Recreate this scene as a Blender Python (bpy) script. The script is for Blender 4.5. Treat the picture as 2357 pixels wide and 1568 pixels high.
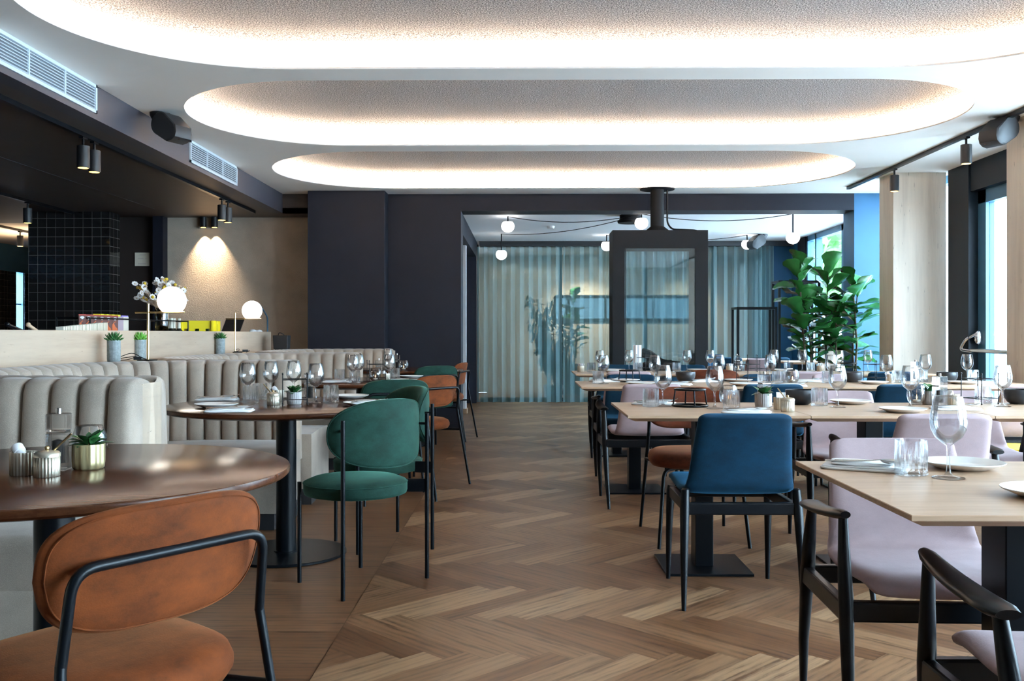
import bpy, math, random
from math import sin, cos, pi, sqrt, atan2, radians as R
from mathutils import Vector, Matrix

for o in list(bpy.data.objects):
    bpy.data.objects.remove(o, do_unlink=True)
SC = bpy.context.scene
COL = SC.collection
random.seed(7)

# ------------------------------------------------------------------ camera
F_PX, CAM_H, YAW, HORIZON = 2200.0, 1.107, math.atan(25.5 / 2200.0), 768.0
cam_d = bpy.data.cameras.new('camera')
cam = bpy.data.objects.new('camera', cam_d)
COL.objects.link(cam)
cam_d.sensor_width = 36.0
cam_d.lens = F_PX / 2357.0 * 36.0
cam_d.shift_y = -(784.0 - HORIZON) / 2357.0
cam_d.clip_start = 0.05
cam.location = (0, 0, CAM_H)
cam.rotation_euler = (pi / 2, 0, YAW)
SC.camera = cam


def on(px, py, z=0.75):
    """point of a horizontal surface at height z seen at photo pixel (px, py)"""
    d = F_PX * (CAM_H - z) / (py - HORIZON)
    xr = (px - 1178.5) / F_PX
    return (d * (xr * cos(YAW) - sin(YAW)), d * (cos(YAW) + xr * sin(YAW)))


# ------------------------------------------------------------------ world + light + exposure
SC.view_settings.view_transform = 'Standard'
SC.view_settings.look = 'None'
SC.view_settings.gamma = 1
SC.view_settings.exposure = 0.75
SC.view_settings.use_curve_mapping = False
SC.cycles.use_denoising = True
SC.cycles.max_bounces = 10
SC.cycles.diffuse_bounces = 5
SC.cycles.glossy_bounces = 4
SC.cycles.transmission_bounces = 8
SC.cycles.transparent_max_bounces = 24
SC.cycles.caustics_reflective = False
SC.cycles.caustics_refractive = False
SC.cycles.sample_clamp_indirect = 6.0
SC.cycles.blur_glossy = 0.5

world = bpy.data.worlds.new('world')
SC.world = world
world.use_nodes = True
wn = world.node_tree
wn.nodes.clear()
w_out = wn.nodes.new('ShaderNodeOutputWorld')
w_bg = wn.nodes.new('ShaderNodeBackground')
w_bg.inputs['Color'].default_value = (0.60, 0.82, 1.0, 1)
w_bg.inputs['Strength'].default_value = 29.0
wn.links.new(w_bg.outputs[0], w_out.inputs[0])


def area(name, loc, rot, sx, sy, power, col, portal=False, spread=None):
    d = bpy.data.lights.new(name, 'AREA')
    d.shape = 'RECTANGLE'
    d.size, d.size_y = sx, sy
    d.energy = power
    d.color = col
    if spread:
        d.spread = spread
    if portal:
        d.cycles.is_portal = True
    o = bpy.data.objects.new(name, d)
    COL.objects.link(o)
    o.location = loc
    o.rotation_euler = rot
    return o


def spot(name, loc, target, power, col, size=R(70), blend=0.5, rad=0.03):
    d = bpy.data.lights.new(name, 'SPOT')
    d.energy = power
    d.color = col
    d.spot_size = size
    d.spot_blend = blend
    d.shadow_soft_size = rad
    o = bpy.data.objects.new(name, d)
    COL.objects.link(o)
    o.location = loc
    v = Vector(target) - Vector(loc)
    o.rotation_euler = v.to_track_quat('-Z', 'Y').to_euler()
    return o


# daylight comes in through the window wall on the right (x = 4.3); portals sample it
for yy, ln in ((-0.8, 2.2), (1.6, 2.0), (4.2, 3.0), (8.4, 2.4), (13.2, 3.2)):
    area('window_portal', (4.42, yy, 1.35), (0, R(90), 0), 2.6, ln, 1, (1, 1, 1), portal=True)
area('window_portal', (2.0, 18.12, 1.58), (R(90), 0, 0), 3.0, .5, 1, (1, 1, 1), portal=True)

WARM = (1.0, 0.78, 0.55)
# spots over the rough plaster wall, in the two ceiling cans
for sx in (-3.79, -3.656):
    spot('plaster_wall_light', (sx, 11.285, 2.352), (sx, 11.30, 1.2), 62, (1.0, 0.76, 0.50), R(74), 0.8, 0.006)
# second-room wall washers behind the sheer curtain
for sx in (0.98, 1.30, 3.0):
    spot('back_room_light', (sx, 17.2, 2.45), (sx, 17.9, 1.0), 60, (1.0, 0.82, 0.6), R(90), 0.8, 0.03)
area('back_room_ceiling_light', (1.5, 16.9, 2.5), (0, 0, 0), 4.0, 0.6, 26, (1.0, 0.93, 0.82))

# ------------------------------------------------------------------ materials
MATS = {}


def nd(nt, t, **kw):
    n = nt.nodes.new(t)
    for k, v in kw.items():
        if k.startswith('i_'):
            key = k[2:].replace('_', ' ')
            n.inputs[key].default_value = v
        else:
            setattr(n, k, v)
    return n


def new_mat(name):
    m = bpy.data.materials.new(name)
    m.use_nodes = True
    nt = m.node_tree
    b = nt.nodes['Principled BSDF']
    MATS[name] = m
    return m, nt, b


def c4(c):
    return (c[0], c[1], c[2], 1)


def ramp(nt, fac, stops):
    r = nd(nt, 'ShaderNodeValToRGB')
    el = r.color_ramp.elements
    while len(el) < len(stops):
        el.new(0.5)
    for e, (p, c) in zip(el, stops):
        e.position = p
        e.color = c4(c)
    nt.links.new(fac, r.inputs[0])
    return r.outputs[0]


def coords(nt, scale=(1, 1, 1), kind='Object', rot=(0, 0, 0)):
    tc = nd(nt, 'ShaderNodeTexCoord')
    mp = nd(nt, 'ShaderNodeMapping')
    mp.inputs['Scale'].default_value = scale
    mp.inputs['Rotation'].default_value = rot
    nt.links.new(tc.outputs[kind], mp.inputs[0])
    return mp.outputs[0]


def noise(nt, vec, scale, detail=4, rough=0.55):
    n = nd(nt, 'ShaderNodeTexNoise')
    n.inputs['Scale'].default_value = scale
    n.inputs['Detail'].default_value = detail
    n.inputs['Roughness'].default_value = rough
    nt.links.new(vec, n.inputs['Vector'])
    return n.outputs[0]


def add_bump(nt, b, h, strength, dist=0.01):
    bp = nd(nt, 'ShaderNodeBump')
    bp.inputs['Strength'].default_value = strength
    bp.inputs['Distance'].default_value = dist
    nt.links.new(h, bp.inputs['Height'])
    nt.links.new(bp.outputs[0], b.inputs['Normal'])


def plain(name, col, rough=0.5, metal=0.0, var=0.0, vscale=8, bump=0.0, bscale=60, spec=0.5, sheen=0.0, coat=0.0, stretch=(1, 1, 1)):
    m, nt, b = new_mat(name)
    b.inputs['Base Color'].default_value = c4(col)
    b.inputs['Roughness'].default_value = rough
    b.inputs['Metallic'].default_value = metal
    b.inputs['Specular IOR Level'].default_value = spec
    b.inputs['Sheen Weight'].default_value = sheen
    b.inputs['Sheen Roughness'].default_value = 0.4
    b.inputs['Coat Weight'].default_value = coat
    v = coords(nt, stretch)
    if var > 0:
        n = noise(nt, v, vscale)
        lo = tuple(max(0, x * (1 - var)) for x in col)
        hi = tuple(min(1, x * (1 + var)) for x in col)
        nt.links.new(ramp(nt, n, [(0.3, lo), (0.7, hi)]), b.inputs['Base Color'])
    if bump > 0:
        add_bump(nt, b, noise(nt, v, bscale, 3), bump)
    return m


def emit(name, col, strength):
    m, nt, b = new_mat(name)
    b.inputs['Base Color'].default_value = c4(col)
    b.inputs['Emission Color'].default_value = c4(col)
    b.inputs['Emission Strength'].default_value = strength
    return m


def velvet(name, col, sheen_col, var=0.50):
    m, nt, b = new_mat(name)
    v = coords(nt, (1, 1, 1.6))
    n = noise(nt, v, 7, 8, 0.72)
    lo = tuple(x * (1 - var) for x in col)
    hi = tuple(min(1, x * (1 + var)) for x in col)
    nt.links.new(ramp(nt, n, [(0.32, lo), (0.68, hi)]), b.inputs['Base Color'])
    b.inputs['Roughness'].default_value = 0.85
    b.inputs['Specular IOR Level'].default_value = 0.2
    b.inputs['Sheen Weight'].default_value = 0.22
    b.inputs['Sheen Roughness'].default_value = 0.35
    b.inputs['Sheen Tint'].default_value = c4(sheen_col)
    add_bump(nt, b, noise(nt, v, 260, 2), 0.08)
    return m


def wood(name, dark, light, rough=0.4, scale=(1.2, 22, 22), coat=0.0, bump=0.05, planks=None):
    m, nt, b = new_mat(name)
    v = coords(nt, scale)
    n1 = noise(nt, v, 2.2, 6, 0.6)
    n2 = noise(nt, coords(nt, (scale[0] * 3, scale[1] * 4, scale[2] * 4)), 2.5, 3, 0.6)
    mx = nd(nt, 'ShaderNodeMath', operation='MULTIPLY_ADD')
    mx.inputs[1].default_value = 0.3
    nt.links.new(n2, mx.inputs[0])
    nt.links.new(n1, mx.inputs[2])
    nt.links.new(ramp(nt, mx.outputs[0], [(0.42, dark), (0.82, light)]), b.inputs['Base Color'])
    b.inputs['Roughness'].default_value = rough
    b.inputs['Specular IOR Level'].default_value = 0.12 if name == 'walnut' else 0.45
    b.inputs['Coat Weight'].default_value = coat
    b.inputs['Coat Roughness'].default_value = 0.2
    if bump:
        add_bump(nt, b, n2, bump, 0.002)
    return m


def travertine(name, stretch, c1=(0.70, 0.62, 0.54), c2=(0.56, 0.49, 0.42), pits=True):
    m, nt, b = new_mat(name)
    v = coords(nt, stretch)
    n = noise(nt, v, 1.6, 7, 0.62)
    col = ramp(nt, n, [(0.3, c2), (0.5, c1), (0.72, tuple(min(1, x * 1.12) for x in c1))])
    if pits:
        p = noise(nt, coords(nt, tuple(s * 3.2 for s in stretch)), 3.4, 4, 0.7)
        pm = ramp(nt, p, [(0.305, (1, 1, 1)), (0.335, (0, 0, 0))])
        mix = nd(nt, 'ShaderNodeMix', data_type='RGBA')
        mix.inputs[7].default_value = (0.20, 0.15, 0.11, 1)
        nt.links.new(pm, mix.inputs[0])
        nt.links.new(col, mix.inputs[6])
        col = mix.outputs[2]
    nt.links.new(col, b.inputs['Base Color'])
    b.inputs['Roughness'].default_value = 0.55
    add_bump(nt, b, n, 0.08)
    return m


def glass_thin(name, tint=(0.93, 0.97, 1.0), edge=0.3):
    """clear thin-walled glass: fresnel reflection over a slightly tinted see-through body"""
    m = bpy.data.materials.new(name)
    m.use_nodes = True
    nt = m.node_tree
    nt.nodes.clear()
    out = nd(nt, 'ShaderNodeOutputMaterial')
    tr = nd(nt, 'ShaderNodeBsdfTransparent')
    tr.inputs[0].default_value = c4(tint)
    gl = nd(nt, 'ShaderNodeBsdfGlossy')
    gl.inputs['Roughness'].default_value = 0.02
    lw = nd(nt, 'ShaderNodeLayerWeight')
    lw.inputs[0].default_value = edge
    mp = nd(nt, 'ShaderNodeMath', operation='MULTIPLY_ADD')
    mp.inputs[1].default_value = 0.62
    mp.inputs[2].default_value = 0.02
    nt.links.new(lw.outputs['Fresnel'], mp.inputs[0])
    mx = nd(nt, 'ShaderNodeMixShader')
    nt.links.new(mp.outputs[0], mx.inputs[0])
    nt.links.new(tr.outputs[0], mx.inputs[1])
    nt.links.new(gl.outputs[0], mx.inputs[2])
    nt.links.new(mx.outputs[0], out.inputs[0])
    MATS[name] = m
    return m


def glass_thick(name, k=0.45, tint=(1, 1, 1)):
    """pressed / blown glass: refracting body, part of the light goes straight on"""
    m = bpy.data.materials.new(name)
    m.use_nodes = True
    nt = m.node_tree
    nt.nodes.clear()
    out = nd(nt, 'ShaderNodeOutputMaterial')
    tr = nd(nt, 'ShaderNodeBsdfTransparent')
    gl = nd(nt, 'ShaderNodeBsdfGlass')
    gl.inputs['Color'].default_value = c4(tint)
    gl.inputs['IOR'].default_value = 1.45
    gl.inputs['Roughness'].default_value = 0.0
    mx = nd(nt, 'ShaderNodeMixShader')
    mx.inputs[0].default_value = 1 - k
    nt.links.new(tr.outputs[0], mx.inputs[1])
    nt.links.new(gl.outputs[0], mx.inputs[2])
    nt.links.new(mx.outputs[0], out.inputs[0])
    MATS[name] = m
    return m


def fabric(name, col, scale=260):
    m, nt, b = new_mat(name)
    v = coords(nt)
    vo = nd(nt, 'ShaderNodeTexVoronoi')
    vo.inputs['Scale'].default_value = scale
    nt.links.new(v, vo.inputs['Vector'])
    n = noise(nt, v, 5, 3)
    mx = nd(nt, 'ShaderNodeMath', operation='MULTIPLY_ADD')
    mx.inputs[1].default_value = 0.45
    nt.links.new(vo.outputs['Distance'], mx.inputs[0])
    nt.links.new(n, mx.inputs[2])
    lo = tuple(x * 0.72 for x in col)
    hi = tuple(min(1, x * 1.2) for x in col)
    nt.links.new(ramp(nt, mx.outputs[0], [(0.4, lo), (0.9, hi)]), b.inputs['Base Color'])
    b.inputs['Roughness'].default_value = 0.95
    b.inputs['Specular IOR Level'].default_value = 0.15
    b.inputs['Sheen Weight'].default_value = 0.25
    add_bump(nt, b, vo.outputs['Distance'], 0.15, 0.002)
    return m


def tiles(name, col, grout, w, h, mortar=0.0022, rough=0.08):
    m, nt, b = new_mat(name)
    tc = nd(nt, 'ShaderNodeTexCoord')
    sp = nd(nt, 'ShaderNodeSeparateXYZ')
    nt.links.new(tc.outputs['Object'], sp.inputs[0])
    ad = nd(nt, 'ShaderNodeMath', operation='ADD')
    nt.links.new(sp.outputs[0], ad.inputs[0])
    nt.links.new(sp.outputs[1], ad.inputs[1])
    cb = nd(nt, 'ShaderNodeCombineXYZ')
    nt.links.new(ad.outputs[0], cb.inputs[0])
    nt.links.new(sp.outputs[2], cb.inputs[1])
    bt = nd(nt, 'ShaderNodeTexBrick')
    bt.offset = 0.0
    bt.inputs['Color1'].default_value = c4(col)
    bt.inputs['Color2'].default_value = c4(tuple(x * 1.3 for x in col))
    bt.inputs['Mortar'].default_value = c4(grout)
    bt.inputs['Scale'].default_value = 1.0
    bt.inputs['Mortar Size'].default_value = mortar
    bt.inputs['Mortar Smooth'].default_value = 0.1
    bt.inputs['Brick Width'].default_value = w
    bt.inputs['Row Height'].default_value = h
    nt.links.new(cb.outputs[0], bt.inputs['Vector'])
    nt.links.new(bt.outputs['Color'], b.inputs['Base Color'])
    rr = nd(nt, 'ShaderNodeMath', operation='MULTIPLY_ADD')
    rr.inputs[1].default_value = 0.5
    rr.inputs[2].default_value = rough
    nt.links.new(bt.outputs['Fac'], rr.inputs[0])
    nt.links.new(rr.outputs[0], b.inputs['Roughness'])
    n = noise(nt, cb.outputs[0], 9, 2)
    mx = nd(nt, 'ShaderNodeMath', operation='MULTIPLY_ADD')
    mx.inputs[1].default_value = -0.6
    nt.links.new(bt.outputs['Fac'], mx.inputs[0])
    nt.links.new(n, mx.inputs[2])
    add_bump(nt, b, mx.outputs[0], 0.25, 0.01)
    return m


def plank_floor(name):
    m, nt, b = new_mat(name)
    at = nd(nt, 'ShaderNodeAttribute', attribute_name='tone')
    uv = nd(nt, 'ShaderNodeUVMap', uv_map='UVMap')
    mp = nd(nt, 'ShaderNodeMapping')
    mp.inputs['Scale'].default_value = (1.6, 11, 1)
    nt.links.new(uv.outputs[0], mp.inputs[0])
    n1 = noise(nt, mp.outputs[0], 1.6, 6, 0.62)
    mp2 = nd(nt, 'ShaderNodeMapping')
    mp2.inputs['Scale'].default_value = (7, 90, 1)
    nt.links.new(uv.outputs[0], mp2.inputs[0])
    n2 = noise(nt, mp2.outputs[0], 1.5, 3, 0.6)
    wv = nd(nt, 'ShaderNodeTexWave', wave_type='BANDS', bands_direction='Y')
    wv.inputs['Scale'].default_value = 0.9
    wv.inputs['Distortion'].default_value = 9.0
    wv.inputs['Detail'].default_value = 3.0
    wv.inputs['Detail Scale'].default_value = 0.9
    nt.links.new(mp.outputs[0], wv.inputs['Vector'])
    g = nd(nt, 'ShaderNodeMath', operation='MULTIPLY_ADD')
    g.inputs[1].default_value = 0.55
    nt.links.new(n2, g.inputs[0])
    nt.links.new(n1, g.inputs[2])
    g2 = nd(nt, 'ShaderNodeMath', operation='MULTIPLY_ADD')
    g2.inputs[1].default_value = 0.22
    nt.links.new(wv.outputs['Fac'], g2.inputs[0])
    nt.links.new(g.outputs[0], g2.inputs[2])
    grain = ramp(nt, g2.outputs[0], [(0.62, (0.42, 0.34, 0.30)), (0.80, (0.88, 0.86, 0.84)), (1.1, (1.15, 1.12, 1.08))])
    tone = ramp(nt, at.outputs['Fac'], [(0.0, (0.088, 0.036, 0.0145)), (0.45, (0.150, 0.072, 0.033)), (1.0, (0.32, 0.195, 0.108))])
    mu = nd(nt, 'ShaderNodeMix', data_type='RGBA', blend_type='MULTIPLY')
    mu.inputs[0].default_value = 1
    nt.links.new(tone, mu.inputs[6])
    nt.links.new(grain, mu.inputs[7])
    nt.links.new(mu.outputs[2], b.inputs['Base Color'])
    b.inputs['Roughness'].default_value = 0.38
    b.inputs['Specular IOR Level'].default_value = 0.30
    add_bump(nt, b, g.outputs[0], 0.08, 0.003)
    return m


def speckle(name):
    """coarse sprayed acoustic plaster"""
    m, nt, b = new_mat(name)
    v = coords(nt, (1, 1, 1))
    n = noise(nt, v, 120, 3, 0.75)
    nt.links.new(ramp(nt, n, [(0.42, (0.022, 0.023, 0.026)), (0.50, (0.15, 0.148, 0.15)), (0.58, (0.47, 0.455, 0.45))]), b.inputs['Base Color'])
    b.inputs['Roughness'].default_value = 0.95
    add_bump(nt, b, n, 0.6, 0.02)
    return m


def sheer(name):
    m = bpy.data.materials.new(name)
    m.use_nodes = True
    nt = m.node_tree
    nt.nodes.clear()
    out = nd(nt, 'ShaderNodeOutputMaterial')
    tr = nd(nt, 'ShaderNodeBsdfTransparent')
    tr.inputs[0].default_value = (0.82, 0.93, 0.94, 1)
    df = nd(nt, 'ShaderNodeBsdfDiffuse')
    df.inputs[0].default_value = (0.30, 0.46, 0.49, 1)
    tl = nd(nt, 'ShaderNodeBsdfTranslucent')
    tl.inputs[0].default_value = (0.36, 0.54, 0.56, 1)
    m1 = nd(nt, 'ShaderNodeMixShader')
    m1.inputs[0].default_value = 0.4
    nt.links.new(df.outputs[0], m1.inputs[1])
    nt.links.new(tl.outputs[0], m1.inputs[2])
    m2 = nd(nt, 'ShaderNodeMixShader')
    m2.inputs[0].default_value = 0.47
    nt.links.new(tr.outputs[0], m2.inputs[1])
    nt.links.new(m1.outputs[0], m2.inputs[2])
    nt.links.new(m2.outputs[0], out.inputs[0])
    MATS[name] = m
    return m


plank_floor('floor_oak')
plain('ceiling_paint', (0.90, 0.855, 0.80), 0.9, var=0.02, vscale=2)
plain('cove_white', (0.86, 0.85, 0.84), 0.8)
speckle('acoustic_plaster')
plain('navy_wall', (0.0080, 0.0092, 0.0160), 0.6, var=0.10, vscale=3, bump=0.03, bscale=90, spec=0.22)
plain('navy_wall_daylit', (0.006, 0.075, 0.165), 0.55, var=0.08, vscale=3, bump=0.03, bscale=90)  # navy paint with the daylight falling on it put into the colour
plain('dark_wall', (0.020, 0.013, 0.011), 0.6, var=0.08, vscale=3)
plain('bulkhead_paint', (0.036, 0.035, 0.046), 0.5, var=0.06, vscale=3)
plain('dark_ceiling', (0.050, 0.038, 0.034), 0.5, var=0.1, vscale=4)
plain('sand_plaster', (0.46, 0.385, 0.31), 0.9, var=0.16, vscale=2.2, bump=0.5, bscale=105)
plain('beige_wall', (0.55, 0.48, 0.40), 0.8, var=0.05)
plain('white_plaster', (0.86, 0.88, 0.90), 0.9, bump=0.25, bscale=70)
plain('white_paint', (0.80, 0.82, 0.84), 0.6)
tiles('black_tile', (0.010, 0.009, 0.009), (0.13, 0.12, 0.11), 0.1035, 0.105)
travertine('travertine_panel', (0.6, 0.6, 7), (0.44, 0.34, 0.255), (0.37, 0.275, 0.20))
travertine('travertine_column', (6, 6, 0.45), (0.82, 0.70, 0.58), (0.68, 0.56, 0.45))
fabric('booth_fabric', (0.305, 0.245, 0.198), 420)
plain('black_plinth', (0.012, 0.012, 0.014), 0.5)
wood('walnut', (0.036, 0.011, 0.005), (0.078, 0.027, 0.012), 0.19, coat=0.0)
wood('oak_top', (0.36, 0.215, 0.125), (0.50, 0.33, 0.215), 0.36, (1.4, 16, 16))
plain('black_metal', (0.0025, 0.0035, 0.005), 0.32, 0.0, spec=0.16)
plain('black_wood', (0.0025, 0.0032, 0.0045), 0.32, spec=0.22)
plain('dark_grey_plastic', (0.014, 0.014, 0.016), 0.45, spec=.35)
velvet('orange_velvet', (0.105, 0.0225, 0.0030), (1.0, 0.45, 0.2))
velvet('green_velvet', (0.006, 0.029, 0.020), (0.3, 0.8, 0.6))
velvet('blue_velvet', (0.0005, 0.0205, 0.044), (0.1, 0.5, 0.9), 0.35)
velvet('pink_velvet', (0.37, 0.27, 0.28), (1.0, 0.9, 0.95), 0.10)
plain('porcelain', (0.80, 0.77, 0.74), 0.22, spec=0.6)
plain('linen', (0.93, 0.92, 0.92), 0.9, bump=0.1, bscale=300)
plain('steel', (0.60, 0.58, 0.56), 0.22, 1.0)
plain('brass', (0.62, 0.46, 0.24), 0.28, 1.0)
plain('ribbed_nickel', (0.62, 0.55, 0.44), 0.34, 0.85)
plain('gold_ceramic', (0.42, 0.34, 0.18), 0.35, 0.6)
plain('grey_ceramic', (0.20, 0.24, 0.25), 0.45, var=0.25, vscale=60)
plain('concrete_pot', (0.40, 0.38, 0.37), 0.7, var=0.1, vscale=40)
plain('black_stoneware', (0.018, 0.020, 0.024), 0.42)
plain('leaf_green', (0.028, 0.115, 0.030), 0.34, var=0.35, vscale=14)
plain('fig_leaf', (0.022, 0.12, 0.028), 0.24, var=0.4, vscale=5)
plain('bright_leaf', (0.12, 0.36, 0.05), 0.4, var=0.3, vscale=5)
plain('tree_leaf', (0.14, 0.34, 0.10), 0.6, var=0.4, vscale=2)
plain('bark', (0.07, 0.045, 0.03), 0.8)
plain('soil', (0.03, 0.02, 0.015), 0.95)
plain('vent_white', (0.62, 0.70, 0.76), 0.4)
plain('vent_dark', (0.12, 0.14, 0.16), 0.7)
plain('firebox_black', (0.011, 0.012, 0.014), 0.6, spec=.12)
plain('charred_wood', (0.045, 0.034, 0.028), 0.85, var=0.5, vscale=12, bump=0.6, bscale=30)
plain('yellow_plastic', (0.80, 0.66, 0.02), 0.4)
plain('yellow_fabric', (0.75, 0.50, 0.02), 0.7)
plain('carton_red', (0.36, 0.035, 0.020), 0.5)
plain('carton_brown', (0.13, 0.040, 0.030), 0.5)
plain('carton_orange', (0.62, 0.12, 0.02), 0.5)
plain('carton_lilac', (0.42, 0.32, 0.36), 0.5)
plain('carton_purple', (0.22, 0.16, 0.55), 0.5)
plain('paper_cream', (0.74, 0.68, 0.56), 0.8)
plain('paper_white', (0.85, 0.86, 0.88), 0.7)
plain('bottle_green', (0.02, 0.09, 0.02), 0.12)
plain('bottle_dark', (0.012, 0.012, 0.010), 0.12)
plain('petal_white', (0.80, 0.74, 0.70), 0.8)
plain('petal_yellow', (0.72, 0.46, 0.04), 0.8)
plain('petal_tan', (0.50, 0.34, 0.22), 0.8)
plain('white_plastic', (0.82, 0.80, 0.80), 0.4)
plain('pepper', (0.02, 0.015, 0.012), 0.8)
plain('wax', (0.85, 0.80, 0.70), 0.5)
plain('blue_frame', (0.05, 0.15, 0.24), 0.4)
plain('door_frame_dark', (0.005, 0.010, 0.016), 0.45, spec=.2)
plain('silver', (0.75, 0.77, 0.80), 0.15, 1.0)
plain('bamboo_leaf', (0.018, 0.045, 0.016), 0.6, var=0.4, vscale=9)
plain('facade', (0.80, 0.80, 0.80), 0.8)
plain('street_paving', (0.60, 0.62, 0.64), 0.9)
glass_thin('clear_glass')
glass_thin('window_glass', (0.97, 0.99, 1.0), 0.2)
glass_thin('dimming_glass', (0.10, 0.115, 0.12), 0.2)  # dark tint added to tone down the bright sky in the far window
glass_thick('cut_glass', 0.55)
m_ = glass_thin('fire_glass', (0.86, 0.92, 0.94), 0.42)
velvet('rust_velvet', (0.085, 0.018, 0.006), (1.0, 0.45, 0.2))
glass_thin('vase_glass', (0.55, 0.48, 0.30), 0.6)
sheer('sheer_curtain')
emit('led_warm', (1.0, 0.76, 0.56), 58)
emit('globe_warm', (1.0, 0.90, 0.76), 7)
emit('globe_cool', (1.0, 0.97, 0.93), 4.5)
emit('spot_bulb', (1.0, 0.62, 0.16), 2.6)
emit('flame', (1.0, 0.55, 0.2), 6)


# ------------------------------------------------------------------ mesh builder
class MB:
    def __init__(s):
        s.v, s.f, s.fm = [], [], []
        s.cur = 0

    def slot(s, i):
        s.cur = i
        return s

    def add(s, vs, fs, M=None):
        n = len(s.v)
        if M is not None:
            vs = [tuple(M @ Vector(p)) for p in vs]
        s.v += [tuple(p) for p in vs]
        s.f += [tuple(i + n for i in f) for f in fs]
        s.fm += [s.cur] * len(fs)
        return s

    def box(s, c, d, M=None, rz=0):
        x, y, z = d[0] / 2, d[1] / 2, d[2] / 2
        vs = [(-x, -y, -z), (x, -y, -z), (x, y, -z), (-x, y, -z), (-x, -y, z), (x, -y, z), (x, y, z), (-x, y, z)]
        T = Matrix.Translation(c) @ Matrix.Rotation(rz, 4, 'Z')
        if M is not None:
            T = M @ T
        return s.add(vs, [(0, 3, 2, 1), (4, 5, 6, 7), (0, 1, 5, 4), (1, 2, 6, 5), (2, 3, 7, 6), (3, 0, 4, 7)], T)

    def bx(s, x0, x1, y0, y1, z0, z1):
        return s.box(((x0 + x1) / 2, (y0 + y1) / 2, (z0 + z1) / 2), (abs(x1 - x0), abs(y1 - y0), abs(z1 - z0)))

    def loft(s, rings, cap0=True, cap1=True, M=None, close=True):
        n = len(rings[0])
        vs = [p for r in rings for p in r]
        fs = []
        for i in range(len(rings) - 1):
            for j in range(n if close else n - 1):
                k = (j + 1) % n
                fs.append((i * n + j, i * n + k, (i + 1) * n + k, (i + 1) * n + j))
        if cap0:
            fs.append(tuple(range(n))[::-1])
        if cap1:
            fs.append(tuple((len(rings) - 1) * n + j for j in range(n)))
        return s.add(vs, fs, M)

    def tube(s, pts, r, seg=10, cap=True, M=None, flat=1.0):
        P = [Vector(p) for p in pts]
        rs = r if isinstance(r, (list, tuple)) else [r] * len(P)
        t0 = (P[1] - P[0]).normalized()
        up = Vector((0, 0, 1)) if abs(t0.z) < 0.9 else Vector((1, 0, 0))
        nx = t0.cross(up).normalized()
        rings = []
        for i, p in enumerate(P):
            t = ((P[min(i + 1, len(P) - 1)] - P[max(i - 1, 0)])).normalized()
            nx = (nx - t * nx.dot(t))
            nx = nx.normalized() if nx.length > 1e-6 else t.orthogonal().normalized()
            ny = t.cross(nx)
            rings.append([tuple(p + nx * cos(2 * pi * k / seg) * rs[i] + ny * sin(2 * pi * k / seg) * rs[i] * flat) for k in range(seg)])
        return s.loft(rings, cap, cap, M)

    def lathe(s, prof, seg=28, c=(0, 0, 0), M=None, ribs=0, amp=None):
        rings = []
        for r, z in prof:
            ring = []
            for k in range(seg):
                a = 2 * pi * k / seg
                rr = r
                if ribs and amp:
                    rr = r * (1 + amp(z) * cos(ribs * a))
                ring.append((c[0] + rr * cos(a), c[1] + rr * sin(a), c[2] + z))
            rings.append(ring)
        return s.loft(rings, True, True, M)

    def prism(s, poly, z0, z1, M=None):
        return s.loft([[(x, y, z0) for x, y in poly], [(x, y, z1) for x, y in poly]], M=M)

    def sphere(s, c, r, seg=16, rings=10, sc=(1, 1, 1), M=None, z_lo=-1.0, z_hi=1.0):
        pr = []
        for i in range(rings + 1):
            zz = z_lo + (z_hi - z_lo) * (0.5 - 0.5 * cos(pi * i / rings))
            zz = max(-1, min(1, zz))
            pr.append((sqrt(max(1e-6, 1 - zz * zz)), zz))
        rr = [[(c[0] + q * r * sc[0] * cos(2 * pi * k / seg), c[1] + q * r * sc[1] * sin(2 * pi * k / seg), c[2] + z * r * sc[2]) for k in range(seg)] for q, z in pr]
        return s.loft(rr, M=M)

    def mesh(s, name, mats, smooth=True, angle=40):
        me = bpy.data.meshes.new(name)
        me.from_pydata(s.v, [], s.f)
        for m in (mats if isinstance(mats, (list, tuple)) else [mats]):
            me.materials.append(MATS[m])
        if any(s.fm):
            me.polygons.foreach_set('material_index', s.fm)
        if smooth:
            me.polygons.foreach_set('use_smooth', [True] * len(me.polygons))
            me.set_sharp_from_angle(angle=R(angle))
        me.update()
        return me


def put(name, mb, mats, parent=None, bevel=0, smooth=True, angle=40, sub=0):
    me = mb.mesh(name, mats, smooth, angle)
    o = bpy.data.objects.new(name, me)
    COL.objects.link(o)
    if parent:
        o.parent = parent
    if bevel:
        bv = o.modifiers.new('bevel', 'BEVEL')
        bv.width = bevel
        bv.segments = 2
        bv.limit_method = 'ANGLE'
        bv.angle_limit = R(40)
    if sub:
        sb = o.modifiers.new('subsurf', 'SUBSURF')
        sb.levels = sub
        sb.render_levels = sub
    return o


def thing(name, label, cat, loc=(0, 0, 0), rz=0, group=None):
    o = bpy.data.objects.new(name, None)
    COL.objects.link(o)
    o.empty_display_size = 0.1
    o.location = loc
    o.rotation_euler = (0, 0, rz)
    return tag(o, label, cat, group)


def tag(o, label, cat, group=None):
    o['label'] = label
    o['category'] = cat
    if group:
        o['group'] = group
    return o


def struct(name, mb, mats, parent=None, **kw):
    o = put(name, mb, mats, parent, **kw)
    o['kind'] = 'structure'
    return o


KIDS = {}


def kids(o):
    if o.name not in KIDS:
        KIDS[o.name] = [c for c in bpy.data.objects if c.parent == o]
    return KIDS[o.name]


def copy_tree(o, parent=None):
    c = o.copy()
    COL.objects.link(c)
    c.parent = parent
    for ch in kids(o):
        copy_tree(ch, c)
    return c


USED = set()


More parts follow.
